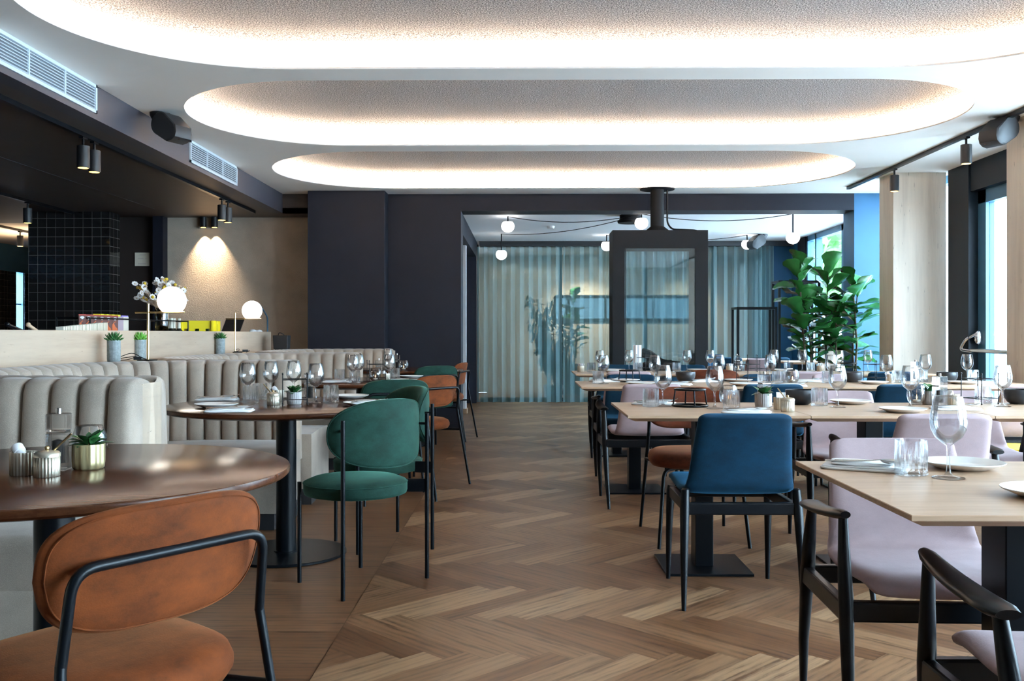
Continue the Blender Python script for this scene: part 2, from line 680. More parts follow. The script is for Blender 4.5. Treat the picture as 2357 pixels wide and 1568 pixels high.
def place(proto, loc, rz=0, label=None, group=None, s=1.0):
    """first call moves the prototype itself, later calls copy it with its parts"""
    if proto.name in USED:
        o = copy_tree(proto)
    else:
        USED.add(proto.name)
        kids(proto)
        for c in kids(proto):
            kids(c)
        o = proto
    o.location = loc
    o.rotation_euler = (0, 0, rz)
    o.scale = (s, s, s)
    if label:
        o['label'] = label
    if group:
        o['group'] = group
    return o


def fillet(pts, r, n=6):
    P = [Vector(p) for p in pts]
    out = [tuple(P[0])]
    for i in range(1, len(P) - 1):
        a = (P[i - 1] - P[i]).normalized()
        b = (P[i + 1] - P[i]).normalized()
        rr = min(r, (P[i - 1] - P[i]).length * 0.49, (P[i + 1] - P[i]).length * 0.49)
        for k in range(n + 1):
            t = k / n
            out.append(tuple((1 - t) ** 2 * (P[i] + a * rr) + 2 * t * (1 - t) * P[i] + t * t * (P[i] + b * rr)))
    out.append(tuple(P[-1]))
    return out


def sell(a, b, n, k, N):
    t = 2 * pi * k / N
    c, s_ = cos(t), sin(t)
    return (a * math.copysign(abs(c) ** (2 / n), c), b * math.copysign(abs(s_) ** (2 / n), s_))


# ================================================================== THE SETTING
H = 2.71            # main ceiling
LC = 2.49           # dark ceiling over the bar
RX = 4.30           # window wall
BX = -2.76          # bulkhead plane
WY = 10.97          # partition with the wide opening

# floor: straight planks under the booths, herringbone in the aisle
def build_floor():
    vs, fs, uvs, tones = [], [], [], []

    def quad(P, u0, v0, L, W, tone):
        n = len(vs)
        vs.extend((p[0], p[1], 0.0) for p in P)
        fs.append((n, n + 1, n + 2, n + 3))
        uvs.extend([(u0, v0), (u0 + L, v0), (u0 + L, v0 + W), (u0, v0 + W)])
        tones.append(tone)
    seam = -0.68
    rnd = random.Random(3)
    y = -2.4
    while y < 17.9:
        x = seam - .002
        first = True
        while x > -8.6:
            L = rnd.uniform(0.5, 1.9) if first else 1.9
            first = False
            x2 = max(x - L, -8.6)
            g = 0.0012
            quad([(x2 + g, y + g), (x - g, y + g), (x - g, y + 0.18 - g), (x2 + g, y + 0.18 - g)], rnd.random() * 50, rnd.random() * 50, x - x2, 0.18, 0.36 + rnd.uniform(-0.14, 0.14))
            x = x2
        y += 0.18
    W, n = 0.103, 6
    a = -pi / 4
    ca, sa = cos(a), sin(a)

    def tr(p):
        return (p[0] * W * ca - p[1] * W * sa + 0.02, p[0] * W * sa + p[1] * W * ca + 0.19)
    for m in range(-4, 26):
        for k in range(-60, 90):
            for kind in (0, 1):
                ox, oy = k - m * n, k + m * n
                if kind == 0:
                    q = [(ox, oy), (ox + n, oy), (ox + n, oy + 1), (ox, oy + 1)]
                else:
                    q = [(ox, oy + 1 + n), (ox, oy + 1), (ox + 1, oy + 1), (ox + 1, oy + 1 + n)]
                P = [tr(p) for p in q]
                xs = [p[0] for p in P]
                ys = [p[1] for p in P]
                if max(xs) < seam or min(xs) > RX + 0.3 or max(ys) < -2.4 or min(ys) > 17.8:
                    continue
                cx, cy = sum(xs) / 4, sum(ys) / 4
                P = [(cx + (p[0] - cx) * 0.995, cy + (p[1] - cy) * 0.995) for p in P]
                # clip on the seam
                if min(xs) < seam:
                    out = []
                    for i in range(4):
                        A, B = P[i], P[(i + 1) % 4]
                        if A[0] >= seam:
                            out.append(A)
                        if (A[0] >= seam) != (B[0] >= seam):
                            t = (seam - A[0]) / (B[0] - A[0])
                            out.append((seam, A[1] + t * (B[1] - A[1])))
                    if len(out) < 3:
                        continue
                    nn = len(vs)
                    vs.extend((p[0], p[1], 0.0) for p in out)
                    fs.append(tuple(range(nn, nn + len(out))))
                    u0, v0 = rnd.random() * 50, rnd.random() * 50
                    dx, dy = Vector((P[1][0] - P[0][0], P[1][1] - P[0][1])), Vector((P[3][0] - P[0][0], P[3][1] - P[0][1]))
                    for p in out:
                        d = Vector((p[0] - P[0][0], p[1] - P[0][1]))
                        uvs.append((u0 + d.dot(dx.normalized()), v0 + d.dot(dy.normalized())))
                else:
                    quad(P, rnd.random() * 50, rnd.random() * 50, n * W, W, 0)
                base = 0.30 if kind == 0 else 0.60
                t = min(1, max(0, base + rnd.uniform(-0.30, 0.30)))
                if min(xs) < seam:
                    tones.append(t)
                else:
                    tones[-1] = t
    # dark joint layer just below
    n = len(vs)
    vs.extend([(-8.6, -2.4, -0.004), (RX + 0.3, -2.4, -0.004), (RX + 0.3, 18.0, -0.004), (-8.6, 18.0, -0.004)])
    fs.append((n, n + 1, n + 2, n + 3))
    uvs.extend([(0, 0)] * 4)
    tones.append(0.0)
    me = bpy.data.meshes.new('floor')
    me.from_pydata(vs, [], fs)
    uvl = me.uv_layers.new(name='UVMap')
    k = 0
    for p in me.polygons:
        for li in p.loop_indices:
            uvl.data[li].uv = uvs[me.loops[li].vertex_index]
    at = me.attributes.new('tone', 'FLOAT', 'FACE')
    at.data.foreach_set('value', tones)
    me.materials.append(MATS['floor_oak'])
    o = bpy.data.objects.new('floor', me)
    COL.objects.link(o)
    o['kind'] = 'structure'


build_floor()
b = MB().bx(-12, 30, -12, 45, -0.20, -0.02)
o = struct('ground', b, 'street_paving')

# ceiling with three long light coves
CAPS = [(3.66, 5.78), (6.04, 8.14), (8.40, 10.56)]
CX0, CX1 = -2.46, 3.22


def hfun(x, r):
    c0, c1 = CX0 + r, CX1 - r
    if x < c0:
        d = c0 - x
    elif x > c1:
        d = x - c1
    else:
        return r
    return sqrt(max(0, r * r - d * d))


def build_ceiling():
    b = MB()
    ys = [-2.4, 3.30]
    b.add([(BX, -2.4, H), (BX, 3.3, H), (RX + .2, 3.3, H), (RX + .2, -2.4, H)], [(0, 1, 2, 3)])
    bands = [(3.30, 5.91), (5.91, 8.27), (8.27, 10.80)]
    for (y0, y1), (b0, b1) in zip(CAPS, bands):
        r = (y1 - y0) / 2
        yc = (y0 + y1) / 2
        xs = [BX]
        N = 28
        for k in range(N + 1):
            xs.append(CX0 + r - r * cos(pi / 2 * k / N))
        for k in range(N + 1):
            xs.append(CX1 - r + r * sin(pi / 2 * k / N))
        xs.append(RX + .2)
        for xa, xb in zip(xs[:-1], xs[1:]):
            if xb - xa < 1e-6:
                continue
            ha = hfun(xa, r) if CX0 <= xa <= CX1 else 0
            hb = hfun(xb, r) if CX0 <= xb <= CX1 else 0
            b.add([(xa, b0, H), (xa, yc - ha, H), (xb, yc - hb, H), (xb, b0, H)], [(0, 1, 2, 3)])
            b.add([(xa, yc + ha, H), (xa, b1, H), (xb, b1, H), (xb, yc + hb, H)], [(0, 1, 2, 3)])
    b.add([(BX, 10.80, H), (BX, WY, H), (RX + .2, WY, H), (RX + .2, 10.80, H)], [(0, 1, 2, 3)])
    # slab above everything
    b.bx(-8.8, RX + .4, -2.6, 18.4, 3.15, 3.25)
    struct('ceiling', b, 'ceiling_paint', smooth=False)


build_ceiling()


def capsule(y0, y1, d, z, N=40):
    r = (y1 - y0) / 2 + d
    yc = (y0 + y1) / 2
    c0, c1 = CX0 + (y1 - y0) / 2, CX1 - (y1 - y0) / 2
    pts = []
    for k in range(N + 1):
        a = pi / 2 + pi * k / N
        pts.append((c0 + r * cos(a), yc + r * sin(a), z))
    M_ = 12
    for k in range(1, M_):
        pts.append((c0 + (c1 - c0) * k / M_, yc - r, z))
    for k in range(N + 1):
        a = -pi / 2 + pi * k / N
        pts.append((c1 + r * cos(a), yc + r * sin(a), z))
    for k in range(1, M_):
        pts.append((c1 + (c0 - c1) * k / M_, yc + r, z))
    return pts


for i, (y0, y1) in enumerate(CAPS):
    prof = [(0, 0), (0, .012), (.10, .012), (.105, .04), (.105, .10), (.10, .13), (.085, .155), (.06, .172), (.03, .180)]
    b = MB().loft([capsule(y0, y1, d, H + z) for d, z in prof], False, False)
    struct('ceiling_cove', b, 'cove_white')
    b = MB().loft([capsule(y0, y1, .03, H + .180), capsule(y0, y1, -.12, H + .190)], False, True)
    struct('ceiling_recess', b, 'acoustic_plaster')
    prof = [(.045, .013), (.045, .021), (.065, .021), (.065, .013)]
    b = MB().loft([capsule(y0, y1, d, H + z) for d, z in prof] + [capsule(y0, y1, .045, H + .013)], False, False)
    nm = ('cove nearest the viewer, overhead', 'middle ceiling cove', 'farthest ceiling cove')[i]
    tag(put('cove_light_strip', b, 'led_warm'), 'warm light strip hidden around the rim of the ' + nm, 'light', 'light strips in the ceiling coves')

# bulkhead, dark ceiling over the bar
b = MB().bx(BX - .12, BX, -2.4, 10.94, LC, H + .05)
struct('wall_bulkhead', b, 'bulkhead_paint', smooth=False)
b = MB().bx(-8.6, BX - .12, -2.4, 11.5, LC, LC + .06)
b.bx(BX - .12, -2.30, 10.94, 11.5, LC, LC + .06)
b.bx(-8.6, -2.30, 11.5, 11.9, LC, LC + .06)
struct('ceiling_bar', b, 'dark_ceiling', smooth=False)
b = MB().bx(BX - .02, -2.30, 10.94, 11.0, LC, H + .05)
struct('wall_header', b, 'dark_wall', smooth=False)
b = MB().bx(-4.095, -4.085, -2.0, 10.56, LC - .004, LC)
struct('trim_1', b, 'black_plinth', smooth=False)

# plaster wall and dark walls at the end of the bar
b = MB().bx(-4.24, -2.20, 11.35, 11.5, 0, LC)
struct('wall_plaster', b, 'sand_plaster', smooth=False)
b = MB().bx(-4.36, -4.24, 11.20, 11.5, 0, LC)
struct('wall_pier', b, 'navy_wall', smooth=False)
b = MB().bx(-5.4, -4.36, 11.33, 11.5, 0, LC)
struct('wall_dark', b, 'dark_wall', smooth=False)
b = MB().bx(-5.62, -4.69, 10.79, 11.06, 0, LC)
struct('pillar_tiled', b, 'black_tile', smooth=False)
# far-left back area
b = MB().bx(-8.7, -5.3, 11.9, 18, 2.60, 2.66)
struct('ceiling_back', b, 'beige_wall', smooth=False)
b = MB().bx(-8.75, -8.6, -2.4, 18, 2.15, 2.75)
struct('wall_left_upper', b, 'blue_frame', smooth=False)
b = MB().bx(-8.75, -8.6, -2.4, 16.12, 0, 2.15)
b.bx(-8.75, -8.6, 16.40, 18, 0, 2.15).bx(-8.75, -8.6, 16.12, 16.40, 0, 1.05)
struct('wall_left', b, 'black_tile', smooth=False)
w = struct('window_9', MB().bx(-8.75, -8.62, 16.12, 16.14, 1.05, 2.15).bx(-8.75, -8.62, 16.38, 16.40, 1.05, 2.15).bx(-8.7, -8.66, 16.12, 16.4, 1.6, 1.62), 'blue_frame', smooth=False)  # slit added to imitate a bright strip reflected in the tiles
put('pane', MB().bx(-8.70, -8.695, 16.14, 16.38, 1.05, 2.15), 'window_glass', w, smooth=False)
b = MB().bx(-8.6, -5.3, 17.0, 17.15, 0, 2.75)
struct('wall_back_left', b, 'black_tile', smooth=False)
b = MB().bx(-5.4, -5.3, 11.4, 18, 0, 2.75)
struct('wall_divider', b, 'dark_wall', smooth=False)
area('far_left_ceiling_fill', (-7.2, 14.0, 2.2), (R(180), 0, 0), 1.2, 1.2, 20, (1, .75, .5))  # added fill aimed up at the beige ceiling, no fixture here

# navy pier and partition with the opening
b = MB().bx(-2.415, -1.55, 10.69, 11.34, 0, H)
struct('pillar_navy', b, 'navy_wall', smooth=False, bevel=.004)
OX0, OX1, OT = -0.713, 3.785, 2.518
b = MB().bx(-2.30, OX0, WY, 11.34, 0, H)
b.bx(OX0, OX1, WY, 11.34, OT, H)
struct('wall_partition', b, 'navy_wall', smooth=False)
b = MB().bx(OX1, RX + .1, WY, 11.34, 0, H)
struct('wall_daylit', b, 'navy_wall_daylit', smooth=False)
b = MB().bx(-1.55, OX0, WY - .012, WY, 0, .07)
b.bx(OX0, OX0 + .01, WY, 11.34, 0, .07)
struct('baseboard_partition', b, 'navy_wall', smooth=False)
# second room
b = MB().bx(-2.4, RX + .2, 11.34, 18.0, 2.58, 2.64)
struct('ceiling_second_room', b, 'white_plaster', smooth=False)
b = MB().bx(-.90, -.744, 11.34, 15.6, 2.33, 2.58)
b.bx(-.90, -.744, 15.2, 15.6, 0, 2.33)
struct('wall_second_room_left', b, 'navy_wall', smooth=False)
b = MB().bx(-1.1, -.79, 13.2, 13.35, 0, 2.33)
struct('wall_white_end', b, 'white_paint', smooth=False)
b = MB().bx(-1.12, -.775, 13.17, 13.38, 0, .07)
struct('baseboard_white_end', b, 'oak_top', smooth=False)
b = MB().bx(-2.4, -.74, 15.8, 15.95, 0, 2.58)
b.bx(-2.4, -2.3, 11.3, 15.8, 0, 2.58)
struct('wall_corridor', b, 'navy_wall', smooth=False)
b = MB().bx(-.7, 4.4, 15.22, 15.30, 2.50, 2.58)
struct('trim_2', b, 'black_plinth', smooth=False)
# room behind the curtain
b = MB().bx(-2.4, .6, 18.0, 18.2, 0, 2.6)
b.bx(.6, 3.4, 18.0, 18.2, 0, 1.36)
b.bx(.6, 3.4, 18.0, 18.2, 1.80, 2.6)
b.bx(3.4, RX + .3, 18.0, 18.2, 0, 2.6)
struct('wall_far', b, 'beige_wall', smooth=False)
fr = MB().bx(.6, 3.4, 17.97, 18.03, 1.33, 1.39)
fr.bx(.6, 3.4, 17.97, 18.03, 1.77, 1.83)
for xx in (.6, 1.55, 2.45, 3.4):
    fr.bx(xx - .02, xx + .02, 17.98, 18.02, 1.36, 1.80)
w = struct('window_1', fr, 'black_metal', smooth=False)
g = MB().bx(.6, 3.4, 18.04, 18.05, 1.38, 1.79)
put('pane', g, 'dimming_glass', w, smooth=False)

# window wall on the right, travertine columns
b = MB()
for y0, y1 in ((-2.6, -1.9), (11.0, 11.4), (14.95, 18.2)):
    b.bx(RX, RX + .2, y0, y1, 0, H)
b.bx(RX, RX + .2, 11.4, 14.95, 2.60, H)
struct('wall_right', b, 'navy_wall_daylit', smooth=False)
b = MB().bx(-8.6, RX + .2, -2.6, -2.4, 0, H + .4)
struct('wall_behind', b, 'dark_wall', smooth=False)
for i, y1 in enumerate((9.93, 7.33, 4.73, 2.13, -0.47)):
    b = MB().bx(3.685, 4.21, y1 - .37, y1, 0, H)
    struct('column_travertine', b, 'travertine_column', smooth=False, bevel=.003)


def window_unit(n, y0, y1, z0=0.0, z1=H, mull=()):
    f = MB()
    f.bx(RX, RX + .09, y0, y1, z1 - .08, z1)
    f.bx(RX, RX + .09, y0, y1, z0, z0 + .06)
    f.bx(RX, RX + .09, y0, y0 + .06, z0, z1)
    f.bx(RX, RX + .09, y1 - .06, y1, z0, z1)
    for m_ in mull:
        f.bx(RX, RX + .09, m_ - .03, m_ + .03, z0, z1)
    w = struct('window_%d' % n, f, 'blue_frame', smooth=False)
    g = MB().bx(RX + .04, RX + .046, y0 + .06, y1 - .06, z0 + .06, z1 - .08)
    put('pane', g, 'window_glass', w, smooth=False)


window_unit(2, 9.45, 10.97)
window_unit(3, 5.6, 7.75, mull=(6.7,))
window_unit(4, 2.6, 5.6, mull=(3.6, 4.6))
window_unit(5, .3, 2.6, mull=(1.4,))
window_unit(6, -1.9, .3, mull=(-.8,))
window_unit(7, 12.9, 14.55, .0, 2.58, mull=(14.1,))
window_unit(8, 11.4, 12.9, .0, 2.58)  # unseen opening added to let more daylight into the second room
b = MB().bx(RX - .02, RX + .1, 14.55, 14.95, 0, 2.6)
struct('wall_right_pier', b, 'navy_wall', smooth=False)
# entrance door beside a dark panel
d = MB().bx(RX - .12, RX + .1, 9.02, 9.45, 0, H)
d.bx(RX - .10, RX + .1, 7.75, 9.02, 2.44, H)
d.bx(RX - .05, RX + .1, 7.75, 7.83, 0, 2.44)
door = struct('door_1', d, 'door_frame_dark', smooth=False)
f = MB().bx(RX - .03, RX + .05, 8.87, 9.02, 0, 2.44)
f.bx(RX - .03, RX + .05, 7.83, 7.95, 0, 2.44)
f.bx(RX - .03, RX + .05, 7.83, 9.02, 2.32, 2.44)
f.bx(RX - .03, RX + .05, 7.83, 9.02, 0, .14)
leaf = put('door_leaf', f, 'blue_frame', door, smooth=False)
put('pane', MB().bx(RX + .0, RX + .006, 7.95, 8.87, .14, 2.32), 'window_glass', leaf, smooth=False)
hb = MB().tube([(RX - .10, 9.0, .950), (RX - .10, 7.98, .940)], .019, 12)
put('push_bar', hb, 'steel', door)
hb = MB().tube(fillet([(RX - .04, 8.98, 1.12), (RX - .13, 9.05, 1.05), (RX - .15, 9.12, .955), (RX - .10, 8.98, .94)], .04), .016, 10)
hb.sphere((RX - .05, 8.95, 1.07), .05, 16, 8, (1, .5, 1.4))
put('door_handle', hb, 'silver', door)

# street outside: a tree and pale buildings
b = MB().bx(16, 20, 2, 40, 0, 9)
for k in range(9):
    b.bx(15.9, 16.05, 4 + k * 4, 5.4 + k * 4, 1.0, 2.6)
tag(put('building', b, ['facade'], smooth=False), 'pale building across the street, seen through the glass at the right', 'building')
def leaf_quad(b, c, L, W, rot, bend=0.25, slot=None):
    """a pointed oval leaf, creased along its middle"""
    prof = [(0, .06), (.2, .62), (.45, 1), (.7, .9), (.9, .45), (1, .03)]
    vs = []
    for t, w_ in prof:
        z = -bend * L * t * t
        vs += [(t * L, -w_ * W / 2, z + .12 * W * w_), (t * L, 0, z), (t * L, w_ * W / 2, z + .12 * W * w_)]
    fs = []
    for i in range(len(prof) - 1):
        for j in range(2):
            fs.append((i * 3 + j, i * 3 + 3 + j, i * 3 + 4 + j, i * 3 + 1 + j))
    b.add(vs, fs, Matrix.Translation(c) @ rot)


def tree(x, y, h, label, n=700, rr=1.6):
    t = thing('street_tree', label, 'tree', (x, y, 0), group='trees outside the windows')
    put('trunk', MB().tube([(0, 0, 0), (.05, 0, h * .4), (0, .05, h * .75)], [.14, .10, .05], 10), 'bark', t)
    rnd = random.Random(int(x * 10 + y))
    b = MB()
    for _ in range(n):
        a, q, zz = rnd.uniform(0, 2 * pi), rnd.random() ** .4 * rr, rnd.uniform(-1, 1)
        q *= sqrt(1 - zz * zz * .8)
        rot = Matrix.Rotation(rnd.uniform(0, 6.28), 4, 'Z') @ Matrix.Rotation(rnd.uniform(-1, 1), 4, 'Y') @ Matrix.Rotation(rnd.uniform(-1, 1), 4, 'X')
        leaf_quad(b, (q * cos(a), q * sin(a), h * .72 + zz * h * .33), .42, .22, rot)
    put('foliage', b, 'tree_leaf', t, smooth=False)


tree(7.6, 24, 4.6, 'leafy green tree outside the second-room window')
tree(9.2, 28.5, 5.2, 'taller green tree behind the one outside the second-room window')

# ================================================================== BAR COUNTER, LEDGE, BOOTHS
CX = -2.85
t = thing('bar_counter', 'long travertine bar counter running behind the booths', 'counter', (CX, 7.8, 0))
b = MB().bx(-.09, 0, -10.0, 2.98, 0, 1.128)
b.bx(-.75, -.09, -10.0, 2.98, 1.03, 1.06)
put('front_panel', b, 'travertine_panel', t, smooth=False, bevel=.003)
b = MB().bx(-.75, -.70, -10.0, 2.98, 0, 1.03)
put('inner_panel', b, 'dark_ceiling', t, smooth=False)

DIV = [1.32, 3.67, 6.02, 8.40, 10.58]
RB, XB, XE = .62, -2.46, -1.43


def u_path(y0, y1, off, xe=XE, n=14):
    """booth outline offset inwards by off; returns points from the near arm round to the far arm"""
    ya, yb = y0 + .15 + off, y1 - .15 - off
    xb = XB + off
    r = max(RB - off, .04)
    pts = []
    ns = []
    m = 9
    for k in range(m):
        x = xe + (xb + r - xe) * k / m
        pts.append((x, ya)); ns.append((0, 1))
    for k in range(n + 1):
        a = -pi / 2 - (pi / 2) * k / n
        pts.append((xb + r + r * cos(a), ya + r + r * sin(a))); ns.append((-cos(a), -sin(a)))
    m2 = 8
    for k in range(1, m2):
        pts.append((xb, ya + r + (yb - ya - 2 * r) * k / m2)); ns.append((1, 0))
    for k in range(n + 1):
        a = pi - (pi / 2) * k / n
        pts.append((xb + r + r * cos(a), yb - r + r * sin(a))); ns.append((-cos(a), -sin(a)))
    for k in range(1, m + 1):
        x = (xb + r) + (xe - (xb + r)) * k / m
        pts.append((x, yb)); ns.append((0, -1))
    return pts, ns


def resample(pts, ns, step):
    d = [0]
    for a, c in zip(pts[:-1], pts[1:]):
        d.append(d[-1] + sqrt((a[0] - c[0]) ** 2 + (a[1] - c[1]) ** 2))
    L = d[-1]
    N = int(L / step)
    out = []
    j = 0
    for i in range(N + 1):
        s_ = L * i / N
        while j < len(d) - 2 and d[j + 1] < s_:
            j += 1
        t_ = (s_ - d[j]) / max(1e-9, d[j + 1] - d[j])
        p = tuple(pts[j][k] + (pts[j + 1][k] - pts[j][k]) * t_ for k in (0, 1))
        n_ = Vector([ns[j][k] + (ns[j + 1][k] - ns[j][k]) * t_ for k in (0, 1)]).normalized()
        out.append((p, tuple(n_), s_, L))
    return out


BLAB = ['grey curved booth bench nearest the viewer, behind the front round table',
        'grey curved booth bench behind the second round table',
        'grey curved booth bench behind the third round table',
        'grey curved booth bench at the far end, beside the navy pillar']
for bi in range(4):
    y0, y1 = DIV[bi], DIV[bi + 1]
    yc = (y0 + y1) / 2
    t = thing('booth_bench', BLAB[bi], 'bench', (XB, yc, 0), group='booth benches along the bar')

    def L_(p):
        return (p[0] - XB, p[1] - yc)
    # tufted back: vertical channels
    P, N = u_path(y0, y1, 0)
    S = resample(P, N, .0105)
    L = S[0][3]
    nch = round(L / .106)
    prof = [(.045, .44), (.05, .60), (.036, .78), (.024, .88), (.010, .915), (-.015, .932), (-.045, .936), (-.07, .925), (-.078, .90)]
    rings = []
    for p, n_, s_, _ in S:
        f_ = abs(sin(pi * nch * s_ / L)) ** .27
        ring = []
        for i, (o_, z) in enumerate(prof):
            bl = .040 * f_ if i < 5 else .014 * f_
            q = L_(p)
            e = min(s_, L - s_)
            rd = -.03 * (1 - sqrt(max(0, 1 - (1 - min(1, e / .03)) ** 2)))
            ring.append((q[0] + n_[0] * (o_ + bl - .032 + rd), q[1] + n_[1] * (o_ + bl - .032 + rd), z + (.006 * f_ if i > 2 else 0) + rd * .3))
        ring.append((L_(p)[0] + n_[0] * -.078, L_(p)[1] + n_[1] * -.078, .30))
        ring.append((L_(p)[0], L_(p)[1], .30))
        rings.append(ring)
    put('backrest', MB().loft(rings), 'booth_fabric', t, angle=75)
    # seat
    xe = -1.37
    D = .55
    outp, outn = u_path(y0, y1, .0, xe)
    inn, _ = u_path(y0, y1, D, xe)
    rings = []
    for po, pi_ in zip(outp, inn):
        a, c = Vector(L_(po)), Vector(L_(pi_))
        dd = (c - a)
        dn = dd.normalized()
        def pt(k, z, e=0):
            q = a + dd * k + dn * e
            return (q.x, q.y, z)
        rings.append([pt(0, .10), pt(0, .455), pt(.5, .470), pt(.9, .466), pt(.97, .456), pt(1, .435), pt(1, .42), pt(1, .315), pt(1, .30, -.008), pt(1, .285), pt(1, .10)])
    put('seat', MB().loft(rings), 'booth_fabric', t, angle=50)
    inn2, _ = u_path(y0, y1, D - .04, xe - .03)
    b = MB().loft([[(*L_(po), 0), (*L_(po), .10), (*L_(p2), .10), (*L_(p2), 0)] for po, p2 in zip(outp, inn2)])
    put('plinth', b, 'black_plinth', t, smooth=False)


def ledge_xo(y):
    for i in range(4):
        ya, yb = DIV[i] + .15 - .055, DIV[i + 1] - .15 + .055
        if ya <= y <= yb:
            r = RB + .055
            if y < ya + r:
                d = ya + r - y
                return (XB - .055) + r - sqrt(max(0, r * r - d * d))
            if y > yb - r:
                d = y - (yb - r)
                return (XB - .055) + r - sqrt(max(0, r * r - d * d))
            return XB - .055
    return XE


ys = []
for i in range(4):
    ya, yb = DIV[i] + .095, DIV[i + 1] - .095
    r = RB + .055
    ys += [ya - .001] + [ya + r - r * cos(pi / 2 * k / 14) for k in range(15)]
    ys += [yb - r + r * sin(pi / 2 * k / 14) for k in range(15)] + [yb + .001]
ys = [DIV[0] - .08] + sorted(ys) + [DIV[-1] + .08]
b = MB()
for a, c in zip(ys[:-1], ys[1:]):
    xa, xc = ledge_xo(a), ledge_xo(c)
    if a == DIV[0] - .08:
        xa = XE
    vs = [(CX, a, 0), (xa, a, 0), (xc, c, 0), (CX, c, 0), (CX, a, .918), (xa, a, .918), (xc, c, .918), (CX, c, .918)]
    b.add(vs, [(4, 5, 6, 7), (1, 2, 6, 5)])
b.add([(CX, DIV[0] - .08, 0), (XE, DIV[0] - .08, 0), (XE, DIV[0] - .08, .918), (CX, DIV[0] - .08, .918)], [(0, 1, 2, 3)])
led = put('stone_ledge', b, 'travertine_panel', smooth=False)
tag(led, 'travertine ledge and dividers behind the grey booth backs', 'ledge')

# ================================================================== TABLES
def round_table():
    t = thing('round_table', '', 'table', group='round walnut tables by the booths')
    prof = [(.0, .706), (.44, .706), (.50, .712), (.575, .722), (.594, .727), (.600, .733), (.600, .744), (.5985, .748), (.594, .75), (0, .75)]
    prof = [(max(r, .0005), z) for r, z in prof]
    put('tabletop', MB().lathe(prof, 96), 'walnut', t, angle=30)
    put('column', MB().lathe([(.05, .012), (.05, .706)], 28), 'black_metal', t)
    put('base', MB().lathe([(.296, 0), (.300, .003), (.300, .011), (.297, .014), (.06, .016), (.06, .02), (.0005, .02)], 64), 'black_metal', t, angle=30)
    return t


RT = round_table()
RTL = ['walnut round table nearest the viewer, with the orange chair pulled up', 'walnut round table second from the viewer, laid with napkins and four wine glasses',
       'walnut round table third from the viewer, in front of the third booth', 'walnut round table farthest away, by the navy partition']
RTP = [(-1.225, 2.485), (-1.19, 4.79), (-1.21, 7.2), (-1.2, 9.55)]
for p, l in zip(RTP, RTL):
    place(RT, (p[0], p[1], 0), R(0), l)


def oak_table(w, d):
    t = thing('dining_table', '', 'table', group='pale oak tables by the windows')
    b = MB()
    rs = []
    for ins, z in ((.035, .722), (.004, .736), (0, .739), (0, .7485), (.0015, .75)):
        x, y = w / 2 - ins, d / 2 - ins
        rs.append([(-x, -y, z), (x, -y, z), (x, y, z), (-x, y, z)])
    put('tabletop', b.loft(rs), 'oak_top', t, smooth=False)
    b = MB().bx(-.042, .042, -.06, .06, .012, .722)
    put('column', b, 'black_metal', t, smooth=False, bevel=.003)
    put('base', MB().bx(-.20, .20, -.20, .20, 0, .012), 'black_metal', t, smooth=False, bevel=.002)
    return t


OT = oak_table(.792, .80)
rows = [(.763, 2.285, 1, .775, 'nearest'), (.456, 4.56, 4, .8, 'second-row'), (.39, 6.78, 4, .8, 'third-row'), (.462, 8.79, 4, .8, 'fourth-row')]
WHICH = ['leftmost', 'second from left', 'third from left', 'rightmost']
for x0, yc, n, dd, nm in rows:
    nn = n if n > 1 else 2
    for k in range(nn):
        lab = 'pale oak square table, %s of the %s tables' % (WHICH[k], nm)
        if nm == 'nearest':
            lab = ['pale oak square table nearest the viewer with a wine glass, tumbler and plate', 'pale oak square table nearest the viewer, right beyond the wine glass table'][k]
            if k:
                continue
        place(OT, (x0 + .396 + k * .795, yc, 0), 0, lab)

